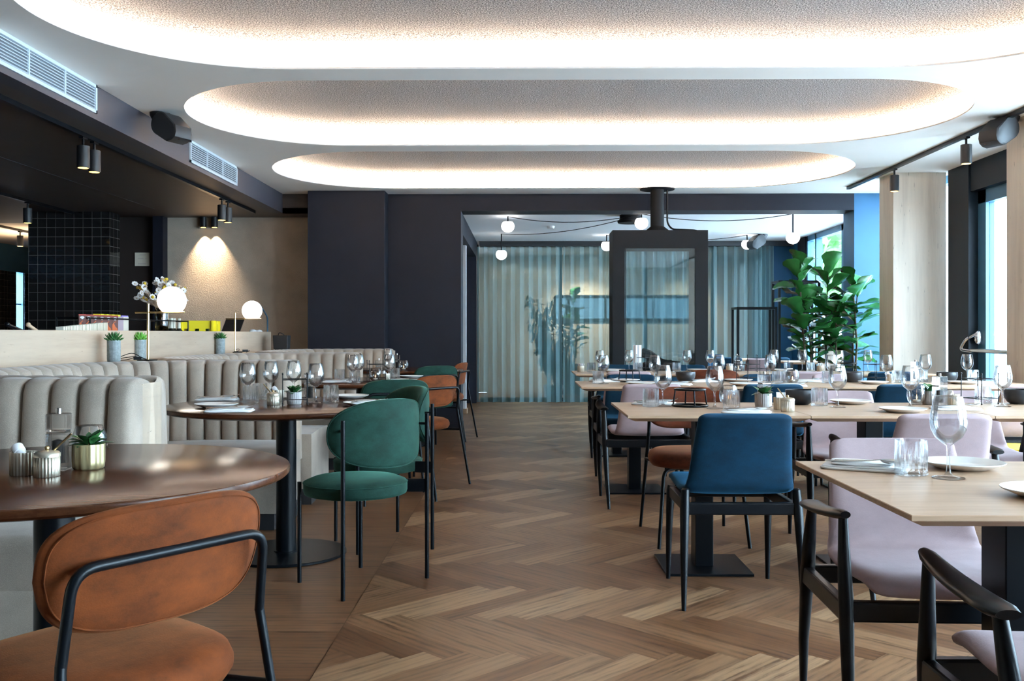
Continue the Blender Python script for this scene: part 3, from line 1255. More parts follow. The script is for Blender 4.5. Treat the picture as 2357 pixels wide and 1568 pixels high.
# ================================================================== CHAIRS
def tube_chair(fab):
    """upholstered pad seat and back on a bent black tube frame; faces +Y"""
    t = thing('tube_frame_chair', '', 'chair')
    N = 40
    rings = []
    for sc, z in ((.80, .402), (.95, .410), (1.0, .430), (1.0, .448), (.965, .468), (.86, .482), (.6, .490), (.25, .492)):
        ring = []
        for k in range(N):
            x, y = sell(.250, .235, 3.0, k, N)
            x *= 1 + .07 * (y / .225)
            ring.append((x * sc, y * sc + .01, z))
        rings.append(ring)
    put('seat', MB().loft(rings), fab, t, angle=80)
    # back pad
    HW, HH, zc = .240, .116, .690
    def pos(ox, oz, th):
        a = ox / .62
        yy = -.235 + .62 * (1 - cos(a)) * 1.0 - .10 * (oz / HH) * .20
        return (.62 * sin(a) * 1.0, yy + th * .8, zc + oz)
    rings = []
    sc_f = [(.15, .024), (.5, .024), (.8, .022), (.93, .017), (.985, .009), (1.0, 0), (.985, -.009), (.93, -.017), (.8, -.020), (.5, -.021), (.15, -.021)]
    for sc, th in sc_f:
        ring = []
        for k in range(56):
            ox, oz = sell(HW, HH, 3.4, k, 56)
            if oz < 0:
                ox *= 1 - .10 * (-oz / HH)
            ring.append(pos(ox * sc, oz * sc, th))
        rings.append(ring)
    bk_ = put('backrest', MB().loft(rings), fab, t, angle=80)
    pp = []
    for k in range(57):
        ox, oz = sell(HW, HH, 3.4, k % 56, 56)
        if oz < 0:
            ox *= 1 - .10 * (-oz / HH)
        pp.append(pos(ox * .955, oz * .93, -.0185))
    put('back_piping', MB().tube(pp, .0016, 5, cap=False), fab, bk_)
    r = .0098
    bar = fillet([(-.208, -.214, .548), (-.200, -.238, .712), (.200, -.238, .712), (.208, -.214, .548)], .045, 7)
    bar = [(x, y - .018, z) for x, y, z in bar]
    put('back_frame', MB().tube(bar, r, 12), 'black_metal', t)
    for sx in (-1, 1):
        put('rear_leg', MB().tube([(sx * .208, -.232, .552), (sx * .210, -.234, .535), (sx * .240, -.330, 0.0)], [r, r, r * .9], 12), 'black_metal', t)
        fl = fillet([(sx * .13, .13, .398), (sx * .20, .19, .395), (sx * .235, .245, 0)], .045, 6)
        put('front_leg', MB().tube(fl, r, 12), 'black_metal', t)
    b = MB()
    for sx in (-1, 1):
        b.tube([(sx * .223, -.25, .40), (sx * .17, -.10, .398), (sx * .13, .13, .398)], r * .9, 10)
    b.tube([(-.13, .13, .398), (.13, .13, .398)], r * .9, 10)
    put('seat_frame', b, 'black_metal', t)
    return t


def round_chair():
    """round velvet seat, curved oval back, straight black rod legs; faces +Y"""
    t = thing('round_seat_chair', '', 'chair')
    pr = [(.20, .392), (.226, .398), (.230, .410), (.230, .438), (.229, .446), (.224, .452), (.19, .466), (.12, .474), (.05, .476), (.001, .476)]
    st_ = put('seat', MB().lathe(pr, 56), 'green_velvet', t, angle=80)
    put('seat_piping', MB().tube([(.2305 * cos(2 * pi * k / 60), .2305 * sin(2 * pi * k / 60), .446) for k in range(61)], .0022, 6), 'green_velvet', st_)
    HW, HH, zc, RC = .292, .148, .678, .31
    def pos(ox, oz, th):
        a = ox / RC
        rr = RC + th
        return (rr * sin(a), .075 - rr * cos(a), zc + oz)
    rings = []
    for sc, th in [(.15, -.030), (.5, -.030), (.8, -.028), (.93, -.020), (.985, -.010), (1.0, 0), (.995, .012), (.97, .022), (.9, .026), (.6, .029), (.15, .030)]:
        ring = []
        for k in range(64):
            ox, oz = sell(HW, HH, 2.35, k, 64)
            ring.append(pos(ox * sc, oz * sc, th))
        rings.append(ring)
    bk_ = put('backrest', MB().loft(rings), 'green_velvet', t, angle=80)
    pip = []
    for k in range(65):
        ox, oz = sell(HW, HH, 2.35, k % 64, 64)
        pip.append(pos(ox * .975, oz * .975, .022))
    put('back_piping', MB().tube(pip, .0026, 6, cap=False), 'green_velvet', bk_)
    r = .0095
    for sx in (-1, 1):
        rl_ = put('rear_leg', MB().tube([(sx * .2435, -.205, 0), (sx * .2435, -.205, .746)], r, 12), 'black_metal', t)
        put('front_leg', MB().tube([(sx * .1775, .172, 0), (sx * .1775, .172, .448)], r, 12), 'black_metal', t)
        M_ = Matrix.Translation((sx * .214, -.170, .421)) @ Matrix.Rotation(sx * R(40), 4, 'Z')
        put('bracket', MB().box((0, 0, 0), (.008, .095, .058), M_), 'black_metal', t, smooth=False)
        put('bolt', MB().tube([(sx * .2435, -.205, .70), (sx * .222, -.165, .70)], .006, 8), 'black_metal', rl_)
    return t


def shell_chair(fab, arms, side_col='black_wood'):
    """one-piece upholstered shell on tapered black wooden legs; faces +Y"""
    t = thing('armchair' if arms else 'side_chair', '', 'chair')
    path = []   # centre line (y, z, halfwidth)
    path += [(.226, .446, .200), (.226, .450, .214), (.222, .458, .222), (.210, .464, .227), (.19, .469, .229), (.14, .470, .231), (.05, .463, .232), (-.06, .459, .232), (-.135, .466, .230)]
    for k in range(1, 9):
        a = k / 8 * R(79)
        path.append((-.135 - .082 * sin(a), .466 + .082 * (1 - cos(a)), .230 - .0026 * k))
    y0, z0 = path[-1][0], path[-1][1]
    top = .785
    for q in (.15, .3, .45, .6, .72, .82, .88):
        path.append((y0 - .080 * q - .012 * q * q, z0 + (top - z0) * q, .209 - .026 * q))
    for q, dw in ((.93, .0), (.955, .002), (.975, .007), (.99, .015), (1.0, .028)):
        path.append((y0 - .080 * q - .012 * q * q, z0 + (top - z0) * q, .209 - .026 * q - dw))
    th = .019
    NA = 21
    fr, bk = [], []
    n = len(path)
    for i, (y, z, hw) in enumerate(path):
        p0 = path[max(0, i - 1)]
        p1 = path[min(n - 1, i + 1)]
        ty, tz = p1[0] - p0[0], p1[1] - p0[1]
        l = sqrt(ty * ty + tz * tz)
        ny, nz = -tz / l, ty / l      # towards outside/below
        if nz > 0:
            ny, nz = ny, nz
        # outside normal: below the seat, behind the back
        ny, nz = (tz / l, -ty / l)
        if i < 6:
            ny, nz = (tz / l, -ty / l)
        f_, b_ = [], []
        for k in range(NA):
            u = sin(pi / 2 * (-1 + 2 * k / (NA - 1)))
            e = 1 - abs(u) ** 16
            x = hw * u
            curl = .014 * u * u * (1 if i > 13 else .4)
            tt = th * (.25 + .75 * e) * (.75 if i in (0, n - 1) else 1)
            cy = y + (curl if i > 10 else 0)
            cz = z + (curl if i <= 10 else 0)
            b_.append((x, cy + ny * tt, cz + nz * tt))
            f_.append((x, cy - ny * tt, cz - nz * tt))
        fr.append(f_)
        bk.append(b_)
    rings = [f_ + b_[::-1] for f_, b_ in zip(fr, bk)]
    put('shell', MB().loft(rings), fab, t, angle=80)
    # legs
    fx = .225 if not arms else .262
    b = MB()
    if arms:
        xt = .285
        for sx in (-1, 1):
            put('front_leg', MB().tube([(sx * .272, .225, 0), (sx * .280, .218, .20), (sx * .282, .206, .42), (sx * .284, .198, .52), (sx * xt, .190, .638)], [.0095, .0150, .0195, .0165, .0120], 16), side_col, t)
            put('rear_leg', MB().tube([(sx * .268, -.270, 0), (sx * .278, -.225, .20), (sx * .282, -.165, .42), (sx * .284, -.135, .52), (sx * xt, -.105, .612)], [.0095, .0150, .0210, .0180, .0130], 16), side_col, t)
            # armrest: flat tapering paddle
            rings = []
            for q in range(13):
                u = q / 12
                y = .212 - .350 * u
                w = .017 + .013 * sin(pi * min(1, u * .62 + .02)) + .004 * u
                hgt = .013
                if q in (0, 12):
                    w *= .72
                    hgt *= .7
                x = sx * (.285 + .010 * sin(pi * u))
                z = .646 - .030 * u + .004 * (2 * u - 1) ** 2
                rings.append([(x + w * cos(2 * pi * k / 14), y, z + hgt * sin(2 * pi * k / 14)) for k in range(14)])
            put('armrest', MB().loft(rings), side_col, t, angle=60)
        b.box((0, .203, .405), (.56, .030, .052))
        b.box((0, -.180, .405), (.56, .030, .052))
        b.box((-.283, .012, .405), (.028, .38, .052)).box((.283, .012, .405), (.028, .38, .052))
    else:
        for sx in (-1, 1):
            put('front_leg', MB().tube([(sx * .224, .245, 0), (sx * .222, .232, .22), (sx * .218, .212, .405), (sx * .216, .210, .428)], [.0095, .0150, .0190, .0150], 16), side_col, t)
            put('rear_leg', MB().tube([(sx * .238, -.262, 0), (sx * .234, -.244, .22), (sx * .228, -.222, .40), (sx * .224, -.212, .475), (sx * .2235, -.211, .482)], [.0095, .0160, .0195, .0170, .010], 16), side_col, t)
        b.box((0, -.214, .400), (.43, .028, .050)).box((0, .205, .400), (.41, .028, .045))
        b.box((-.214, 0, .400), (.026, .41, .048)).box((.214, 0, .400), (.026, .41, .048))
    put('seat_rail', b, side_col, t, smooth=False, bevel=.006)
    return t


OC = tube_chair('orange_velvet')
GC = tube_chair('green_velvet')
UC = tube_chair('rust_velvet')
RC_ = round_chair()
BS = shell_chair('blue_velvet', False)
PA = shell_chair('pink_velvet', True)
BA = shell_chair('blue_velvet', True)


def facing(dx, dy):
    return atan2(dy, dx) - pi / 2


G_O, G_G, G_B, G_P = 'orange velvet tube-frame chairs', 'green velvet chairs at the round tables', 'blue velvet chairs at the oak tables', 'pink velvet armchairs at the oak tables'
# left-hand chairs
def back_at(bx, by, dx, dy, off):
    l = sqrt(dx * dx + dy * dy)
    return (bx + dx / l * off, by + dy / l * off, 0)


place(OC, back_at(-.650, 1.755, -.82, .57, .235), facing(-.82, .57), 'orange velvet chair in the lower left foreground, seen from behind', G_O)
place(RC_, back_at(-.5965, 4.14, -.771, .637, .197), facing(-.771, .637), 'green velvet round-seat chair with its full back view beside the second round table', G_G)
place(RC_, back_at(-.59, 5.11, -.876, -.482, .197), facing(-.876, -.482), 'dark green round-seat chair half hidden behind the nearest green chair', G_G)
place(GC, back_at(-.83, 6.28, -.40, .92, .235), facing(-.40, .92), 'green velvet chair at the near side of the third round table', G_G)
place(OC, back_at(-.615, 6.90, -.78, .62, .235), facing(-.78, .62), 'orange velvet chair beside the third round table, by the aisle', G_O)
place(GC, back_at(-.80, 8.98, -.55, .83, .235), facing(-.55, .83), 'green velvet chair at the farthest round table', G_G)
place(OC, back_at(-.63, 9.98, -.98, .20, .235), facing(-.98, .20), 'orange velvet chair mostly hidden behind the farthest green chair', G_O)
# right-hand chairs (x, y, faces +Y?)
N_, S_ = 0, pi
place(BS, (.880, 4.085, 0), N_, 'blue velvet side chair in full back view at the left second-row table', G_B)
place(UC, (.925, 5.17, 0), S_ + R(2), 'rust orange chair across the left second-row table, facing the viewer', G_O)
place(PA, (1.105, 2.62, 0), S_ + R(-2), 'pink velvet armchair behind the nearest oak table, facing the viewer', G_P)
place(PA, (1.125, 1.80, 0), N_, 'pink velvet armchair in the lower right corner, only its arm and seat in view', G_P)
place(PA, (.805, 6.30, 0), N_ + R(1), 'pink armchair in back view at the left third-row table', G_P)
place(BA, (.835, 7.15, 0), S_, 'blue armchair across the left third-row table, behind the pink one', G_B)
place(PA, (1.735, 5.03, 0), S_ + R(-2), 'pink armchair across the middle second-row table, facing the viewer', G_P)
place(PA, (1.665, 4.08, 0), N_, 'pink armchair in back view at the middle second-row table, right of the blue chair', G_P)
place(PA, (2.42, 5.05, 0), S_, 'pink armchair across the second-row table third from the left', G_P)
place(BS, (1.565, 6.28, 0), N_, 'blue chair in back view at the third-row table second from left', G_B)
place(BS, (2.395, 6.28, 0), N_, 'blue chair in back view at the third-row table third from left', G_B)
place(PA, (3.17, 6.28, 0), N_, 'pale pink armchair in back view at the rightmost third-row table', G_P)
place(BS, (1.90, 7.20, 0), S_, 'blue chair across the third-row table second from left', G_B)
place(PA, (2.45, 7.22, 0), S_, 'pink armchair across the third-row table third from left', G_P)
place(PA, (.885, 8.30, 0), N_, 'pink armchair in back view at the left fourth-row table', G_P)
place(UC, (1.595, 8.28, 0), N_, 'rust orange chair in back view at the fourth-row table second from left', G_O)
place(PA, (2.40, 8.30, 0), N_, 'pink armchair in back view at the fourth-row table third from left', G_P)
place(BS, (3.06, 8.28, 0), N_, 'blue chair in back view at the rightmost fourth-row table', G_B)
place(BA, (.95, 9.42, 0), S_, 'blue armchair across the left fourth-row table, near the fireplace', G_B)
place(BS, (1.66, 9.42, 0), S_, 'blue chair across the fourth-row table second from left', G_B)
# second room dining group by the windows
RT2 = place(OT, (3.05, 13.6, 0), 0, 'white-lit square table in the second room, left of the fig plants')
place(OT, (3.72, 12.35, 0), 0, 'small table in the second room behind the fig plants')
place(BS, (2.88, 14.4, 0), S_, 'blue chair at the far side of the second-room table', G_B)
place(BS, (3.35, 13.0, 0), N_, 'blue chair in back view at the second-room table, right one', G_B)
place(BS, (2.72, 13.0, 0), N_, 'blue chair in back view at the second-room table, left one', G_B)
place(PA, (3.04, 12.55, 0), N_, 'pink armchair between the two blue chairs in the second room', G_P)
# yellow upholstered stool seen between chairs at the right edge
t = thing('yellow_stool', 'yellow upholstered stool low at the right edge, behind the pink armchairs', 'stool', (2.97, 5.76, 0))
put('seat', MB().lathe([(.19, .20), (.21, .22), (.215, .30), (.21, .40), (.19, .43), (.001, .44)], 40), 'yellow_fabric', t)
for k in range(4):
    a = pi / 4 + k * pi / 2
    put('leg', MB().tube([(.15 * cos(a), .15 * sin(a), .21), (.17 * cos(a), .17 * sin(a), 0)], .012, 10), 'black_wood', t)

# ================================================================== TABLEWARE PROTOTYPES
def wine_glass():
    b = MB()
    outer = [(.038, 0), (.0385, .002), (.030, .0035), (.010, .008), (.0055, .016), (.0042, .035), (.0040, .065), (.0055, .080), (.016, .088), (.031, .101), (.0405, .120), (.0432, .138), (.0415, .160), (.0365, .185), (.0325, .203)]
    inner = [(.0318, .203), (.0358, .185), (.0408, .160), (.0425, .138), (.0398, .120), (.0302, .102), (.0150, .0900), (.0005, .0860)]
    b.lathe(outer + inner, 36)
    o = put('wine_glass', b, 'clear_wine', angle=80)
    return tag(o, '', 'wine glass', 'stemmed wine glasses on the tables')


def tumbler():
    outer = [(.0375, 0), (.0400, .002), (.0400, .010), (.0375, .014), (.0375, .018), (.0378, .030), (.038, .060), (.0385, .085), (.0385, .088)]
    inner = [(.0365, .088), (.0362, .070), (.0350, .030), (.0345, .020), (.001, .016)]
    b = MB().lathe(outer, 72, ribs=18, amp=lambda z: .030 if .012 < z < .06 else (.02 if z < .012 else 0))
    b.v = b.v[:]  # outside shell
    b2 = MB()
    rings = []
    seg = 72
    for i, (r, z) in enumerate(outer + inner):
        am = 0
        if i < len(outer):
            am = .055 if .013 < z < .062 else (.015 if z < .012 else 0)
        rings.append([(r * (1 + am * cos(18 * 2 * pi * k / seg)) * cos(2 * pi * k / seg), r * (1 + am * cos(18 * 2 * pi * k / seg)) * sin(2 * pi * k / seg), z) for k in range(seg)])
    b2.loft(rings)
    o = put('tumbler', b2, 'cut_glass', angle=60)
    return tag(o, '', 'glass', 'ribbed water tumblers on the tables')


def plate():
    pr = [(.055, 0), (.060, .0), (.072, .004), (.100, .015), (.1035, .018), (.1030, .0195), (.098, .0185), (.074, .0085), (.058, .0055), (.001, .005)]
    o = put('plate', MB().lathe(pr, 64), 'porcelain', angle=50)
    return tag(o, '', 'plate', 'pale side plates on the tables')


def napkin():
    b = MB()
    for i, (w, d, z0, z1, dx, dy, rz) in enumerate(((.215, .150, 0, .0055, 0, 0, 0), (.208, .140, .0058, .0105, -.002, .003, .03), (.155, .110, .0108, .0145, -.012, .012, .16))):
        N = 40
        rr = []
        for sc, z in ((.985, z0), (1, z0 + (z1 - z0) * .35), (1, z0 + (z1 - z0) * .7), (.98, z1)):
            ring = []
            for k in range(N):
                x, y = sell(w / 2, d / 2, 9, k, N)
                x, y = x * sc, y * sc
                zz = z + .0015 * sin(x * 40 + i * 2) + .001 * sin(y * 60)
                ring.append((x * cos(rz) - y * sin(rz) + dx, x * sin(rz) + y * cos(rz) + dy, max(0, zz)))
            rr.append(ring)
        b.loft(rr)
    o = put('napkin', b, 'linen', angle=60)
    return tag(o, '', 'napkin', 'folded white napkins on the tables')


def fork():
    b = MB()
    b.tube([(-.095, 0, .003), (-.06, 0, .004), (0, 0, .006), (.035, 0, .010)], [.006, .005, .0028, .003], 8, flat=.4)
    b.tube([(.035, 0, .010), (.05, 0, .009), (.062, 0, .007)], [.003, .0105, .011], 8, flat=.25)
    for k in range(4):
        y = -.0085 + k * .00567
        b.tube([(.060, y, .007), (.080, y, .007), (.100, y, .014)], [.0018, .0017, .0011], 6)
    o = put('fork', b, 'steel', angle=70)
    return tag(o, '', 'fork', 'steel forks on the napkins')


def spoon():
    b = MB()
    b.tube([(-.095, 0, .003), (-.06, 0, .004), (0, 0, .006), (.045, 0, .012)], [.006, .005, .0028, .003], 8, flat=.4)
    rings = []
    for sc, z in ((1, .012), (.96, .0095), (.8, .006), (.5, .003), (.1, .002), (.1, .0028), (.5, .0038), (.8, .007), (.94, .0105), (1, .0128)):
        rings.append([(.072 + .031 * sc * cos(2 * pi * k / 24), .0195 * sc * sin(2 * pi * k / 24), z) for k in range(24)])
    b.loft(rings)
    o = put('spoon', b, 'steel', angle=80)
    return tag(o, '', 'spoon', 'steel spoons on the napkins')


def ring_stand():
    b = MB()
    def circ(r, z, rr):
        b.tube([(r * cos(2 * pi * k / 40), r * sin(2 * pi * k / 40), z) for k in range(41)], rr, 8, cap=False)
    circ(.084, .006, .0055)
    circ(.073, .084, .0055)
    for k in range(4):
        a = pi / 2 * k + .1
        b.tube([(.084 * cos(a), .084 * sin(a), .006), (.073 * cos(a), .073 * sin(a), .084)], .0038, 8)
    o = put('ring_stand', b, 'black_metal', angle=80)
    return tag(o, '', 'stand', 'black ring stands on the oak tables')


def bowl():
    pr = [(.035, 0), (.040, .0), (.055, .010), (.068, .030), (.0725, .052), (.0715, .072), (.070, .0745), (.0675, .073), (.0685, .052), (.064, .032), (.050, .014), (.001, .010)]
    o = put('bowl', MB().lathe(pr, 48), 'black_stoneware', angle=60)
    return tag(o, '', 'bowl', 'black stoneware bowls on the oak tables')


def candle_glass():
    t = thing('candle_glass', '', 'candle', group='round candle glasses on the tables')
    outer = [(.024, 0), (.030, .003), (.042, .018), (.048, .042), (.046, .066), (.039, .088), (.035, .097)]
    inner = [(.0340, .097), (.0378, .088), (.0445, .066), (.0462, .042), (.0403, .019), (.028, .007), (.001, .006)]
    put('glass', MB().lathe(outer + inner, 36), 'clear_wine', t, angle=80)
    cd_ = put('candle', MB().lathe([(.019, .008), (.019, .024), (.001, .024)], 20), 'wax', t)
    put('flame', MB().lathe([(.0005, .026), (.0022, .032), (.0026, .036), (.0012, .043), (.0003, .049)], 10), 'flame', cd_)
    return t


def mill():
    t = thing('pepper_mill', '', 'pepper mill', group='clear square pepper mills on the tables')
    s_ = .026
    b = MB().box((0, 0, .050), (2 * s_, 2 * s_, .098))
    put('body', b, 'cut_glass', t, smooth=False, bevel=.004)
    put('grinder_top', MB().box((0, 0, .126), (2 * s_, 2 * s_, .046)), 'cut_glass', t, smooth=False, bevel=.004)
    put('pepper', MB().lathe([(.015, .02), (.015, .078), (.001, .082)], 20), 'pepper', t)
    put('collar', MB().box((0, 0, .101), (.045, .045, .004)), 'steel', t, smooth=False)
    put('knob', MB().lathe([(.007, .149), (.007, .162), (.001, .163)], 16), 'steel', t)
    return t


def ribbed_cup(kind):
    ribs = lambda z: .018
    if kind == 'lid':
        t = thing('ribbed_jar', '', 'jar', group='lidded ribbed jars with spoons')
        put('jar', MB().lathe([(.028, 0), (.0295, .002), (.0295, .050), (.028, .051), (.001, .051)], 120, ribs=24, amp=lambda z: .032), 'ribbed_nickel', t, angle=80)
        ld_ = put('lid', MB().lathe([(.0315, .050), (.0315, .058), (.026, .063), (.008, .066), (.001, .066)], 40), 'ribbed_nickel', t, angle=50)
        put('lid_knob', MB().sphere((0, 0, .071), .006, 14, 8), 'brass', ld_)
        put('spoon_handle', MB().tube([(.012, .005, .062), (.055, .012, .105)], .0028, 8), 'brass', t)
    else:
        t = thing('ribbed_cup', '', 'cup', group='open ribbed cups with small items')
        pr = [(.030, 0), (.0315, .002), (.0315, .058), (.0300, .058), (.0295, .004), (.001, .004)]
        put('cup', MB().lathe(pr, 120, ribs=24, amp=lambda z: .032), 'ribbed_nickel', t, angle=80)
        M_ = Matrix.Translation((.004, 0, .045)) @ Matrix.Rotation(R(48), 4, 'Y')
        sb_ = put('small_bottle', MB().lathe([(.010, -.025), (.012, 0), (.012, .018)], 20, M=M_), 'paper_white', t)
        put('bottle_cap', MB().lathe([(.0145, .016), (.0155, .018), (.0155, .034), (.0145, .036), (.001, .036)], 24, M=M_), 'white_plastic', sb_)
    return t


def sachet_cup():
    t = thing('sachet_cup', '', 'cup', group='ribbed cups holding white sachets')
    pr = [(.030, 0), (.0315, .002), (.0315, .058), (.0300, .058), (.0295, .004), (.001, .004)]
    put('cup', MB().lathe(pr, 120, ribs=24, amp=lambda z: .032), 'ribbed_nickel', t, angle=80)
    for k in range(5):
        M_ = Matrix.Translation((-.014 + k * .007, .004 * (-1) ** k, .055)) @ Matrix.Rotation(R(-14 + 7 * k), 4, 'Y') @ Matrix.Rotation(R(20 * (-1) ** k), 4, 'Z')
        put('sachet', MB().box((0, 0, 0), (.005, .034, .050), M_), 'paper_white', t, smooth=False)
    return t


def wire_rack():
    b = MB()
    a, r = .060, .0022
    for x, y in ((-a, -a), (a, -a), (a, a), (-a, a)):
        b.tube([(x, y, .003), (x, y, .155)], r, 8)
        b.sphere((x, y, .004), .0042, 8, 6)
        b.sphere((x, y, .155), .0042, 8, 6)
    for z in (.030, .128):
        for k in range(4):
            c = [(-a, -a), (a, -a), (a, a), (-a, a)]
            b.tube([(*c[k], z), (*c[(k + 1) % 4], z)], r, 8)
    o = put('wire_rack', b, 'black_metal', angle=80)
    return tag(o, '', 'rack', 'black wire racks on the tables')


def small_pot(name, mat, r, h, seed, leafy=True):
    t = thing(name, '', 'potted plant', group='small potted succulents on the tables')
    pr = [(r * .86, 0), (r * .96, .004), (r, h * .3), (r, h), (r * .9, h), (r * .88, h - .012), (.001, h - .012)]
    if mat == 'gold_ceramic':
        put('pot', MB().lathe(pr, 96, ribs=12, amp=lambda z: .03), mat, t, angle=80)
    else:
        put('pot', MB().lathe(pr, 96, ribs=24, amp=lambda z: .02 if z > .006 else 0), mat, t, angle=80)
    b = MB()
    rnd = random.Random(seed)
    for k in range(46 if leafy else 18):
        a = rnd.uniform(0, 6.28)
        el = rnd.uniform(-.1, 1.2)
        L = rnd.uniform(.7, 1.35) * r * (1.0 if leafy else 1.2)
        rot = Matrix.Rotation(a, 4, 'Z') @ Matrix.Rotation(-el, 4, 'Y')
        leaf_quad(b, (rnd.uniform(0, .4) * r * cos(a), rnd.uniform(0, .4) * r * sin(a), h - .008 + .3 * r * rnd.random()), L, L * .55, rot, .25)
    put('foliage', b, 'leaf_green', t, angle=80)
    return t


m = glass_thin('clear_wine', (0.985, 0.992, 1.0), 0.36)
WG, TU, PL, NA_, FK, SP = wine_glass(), tumbler(), plate(), napkin(), fork(), spoon()
RS, BO, CG, MI = ring_stand(), bowl(), candle_glass(), mill()
RJ, RCUP, SCUP, WR = ribbed_cup('lid'), ribbed_cup('open'), sachet_cup(), wire_rack()
PP = small_pot('potted_succulent', 'concrete_pot', .040, .068, 5)

RANGE = {'nearest oak table': (1.95, 2.63), 'second-row oak tables': (4.21, 4.92), 'third-row oak tables': (6.43, 7.13), 'fourth-row oak tables': (8.44, 9.14)}


def clamp_to(x, y, rng, m=0.0):
    y2 = min(max(y, rng[0] + m), rng[1] - m)
    return x * y2 / y, y2




def items(table, proto, desc, lst, z=.75, s=1.0, rz=None):
    """lst: (px, py[, label detail[, rz]]) of the base of each item on the table plane"""
    n = len(lst)
    ordn = ['leftmost', 'second from left', 'third from left', 'fourth from left', 'fifth from left', 'sixth from left', 'seventh from left']
    lst2 = sorted(lst, key=lambda e: e[0])
    res = []
    for i, e in enumerate(lst2):
        x, y = on(e[0], e[1], z)
        if table in RANGE:
            x, y = clamp_to(x, y, RANGE[table], .04 if proto.name.startswith('plate') else 0)
        det = e[2] if len(e) > 2 and e[2] else None
        if det:
            lab = '%s %s' % (desc, det)
        elif n == 1:
            lab = '%s on the %s' % (desc, table)
        else:
            lab = '%s, %s on the %s' % (desc, ordn[i] if i < n - 1 else 'rightmost', table)
        rot = e[3] if len(e) > 3 else (rz if rz is not None else random.uniform(0, 6))
        res.append(place(proto, (x, y, z), rot, lab, s=s))
    return res


def setting(table, px, py, rz, fk=True, sp=True, z=.75, k=0):
    """folded napkin with cutlery lying on it"""
    x, y = on(px, py, z)
    for r_ in RANGE.values():
        if r_[0] - .4 < y < r_[1] + .4 and px > 1250:
            x, y = clamp_to(x, y, r_, .03)
    kk = table
    place(NA_, (x, y, z), rz, 'folded white napkin with cutlery %s' % kk)
    zz = z + .0150
    def loc(dx, dy):
        return (x + dx * cos(rz) - dy * sin(rz), y + dx * sin(rz) + dy * cos(rz), zz)
    if fk:
        place(FK, loc(.015, .010), rz + .22, 'steel fork on the napkin %s' % kk)
    if sp:
        place(SP, loc(-.004, -.022), rz + .06, 'steel spoon on the napkin %s' % kk)


T1, T2, T3, T4, T5 = 'nearest oak table', 'second-row oak tables', 'third-row oak tables', 'fourth-row oak tables', 'x'
WGD, TUD, PLD = 'clear stemmed wine glass', 'ribbed clear water tumbler', 'pale round plate'
# nearest oak table
items(T1, WG, WGD, [(2183, 1101, 'standing on the nearest oak table at the right')])
items(T1, TU, TUD, [(2097, 1093, 'beside the napkin on the nearest oak table')])
place(PL, (1.165, 2.545, .75), 0, 'pale round plate behind the wine glass on the nearest oak table')
place(PL, (1.155, 2.10, .75), 0, 'pale round plate cut off by the right edge of the photo')
setting('at the left of the nearest oak table', 1993, 1078, R(-28))
# second row
items(T2, WG, WGD, [(1526, 936, 'in front of the black ring stand on the left second-row table'), (1645, 941, 'right of the black ring stand on the left second-row table'),
                    (1928, 938, 'in front of the plate on the middle second-row table'), (2095, 939, 'left of the candle glass on the middle second-row table'),
                    (2308, 936, 'right of the wire rack at the right second-row table')])
items(T2, TU, TUD, [(1498, 936, 'at the left end of the second-row tables'), (1684, 940, 'in front of the candle glass, left second-row table'),
                    (1886, 934, 'beside the black bowl on the middle second-row table'), (2263, 924, 'behind the wire rack on the second-row tables')])
items(T2, RS, 'black metal ring stand', [(1588, 936, 'on the left second-row table'), ], rz=0)
items(T2, CG, 'round candle glass', [(1677, 931, 'with lit candle on the left second-row table'), (2110, 931, 'with lit candle on the middle second-row table')])
items(T2, PP, 'small succulent in a grey ribbed pot', [(1757, 938, 'on the left second-row table'), (2141, 931, 'beside the pepper mill, middle second-row table')])
items(T2, MI, 'clear square pepper mill', [(1759, 927, 'behind the succulent on the left second-row table'), (2163, 936, 'on the middle second-row table')], rz=.3)
items(T2, SCUP, 'ribbed cup of white sachets', [(1797, 943, 'left of the black bowl, left second-row table')])
items(T2, RJ, 'small ribbed lidded jar with spoon', [(1813, 948, 'left of the black bowl, left second-row table')], rz=2.0)
items(T2, RCUP, 'open ribbed cup with a white-capped bottle', [(2193, 934, 'left of the wire rack, middle second-row table')])
items(T2, BO, 'black stoneware bowl', [(1841, 931, 'between sachet cup and tumbler on the second-row tables'), (2346, 930, 'cut off at the right edge on the second-row tables')])
items(T2, WR, 'black wire rack', [(2255, 930, 'at the right of the second-row tables')], rz=.45)
items(T2, PL, PLD, [(1958, 926, 'far side of the middle second-row table'), (2078, 949, 'near edge of the middle second-row table')])
setting('behind the tumbler at the left end of the second row', 1506, 931, R(-20))
setting('in front of the succulent on the left second-row table', 1718, 950, R(-18))
setting('beside the pepper mill on the middle second-row table', 2200, 943, R(-12), sp=False)
# third row
items(T3, WG, WGD, [(1389, 884, 'at the left end of the third-row tables'), (1507, 885), (1655, 882), (1773, 881), (1913, 881), (2040, 882), (2130, 880), (2226, 876)])
items(T3, TU, TUD, [(1377, 883), (1790, 883), (1800, 880), (1905, 882), (2066, 881), (2122, 879), (2240, 874)])
items(T3, RS, 'black metal ring stand', [(1449, 879, 'on the left third-row table')], rz=.1)
items(T3, PL, PLD, [(1441, 875), (1474, 886), (1700, 876), (1714, 888), (2010, 884), (2216, 884)])
items(T3, BO, 'black stoneware bowl', [(1578, 879, 'right on the left third-row table'), (1963, 880, 'on the third-row table third from left'), (2180, 880, 'on the rightmost third-row table')])
items(T3, WR, 'black wire rack', [(1722, 878, 'on the third-row table second from left'), (2016, 877, 'on the third-row table third from left')], rz=.5)
items(T3, MI, 'clear square pepper mill', [(1815, 881, 'beside the candle glass in the third row'), (2107, 878, 'at the right of the third row')], rz=.2)
items(T3, CG, 'round candle glass', [(1824, 882, 'beside the pepper mill in the third row')])
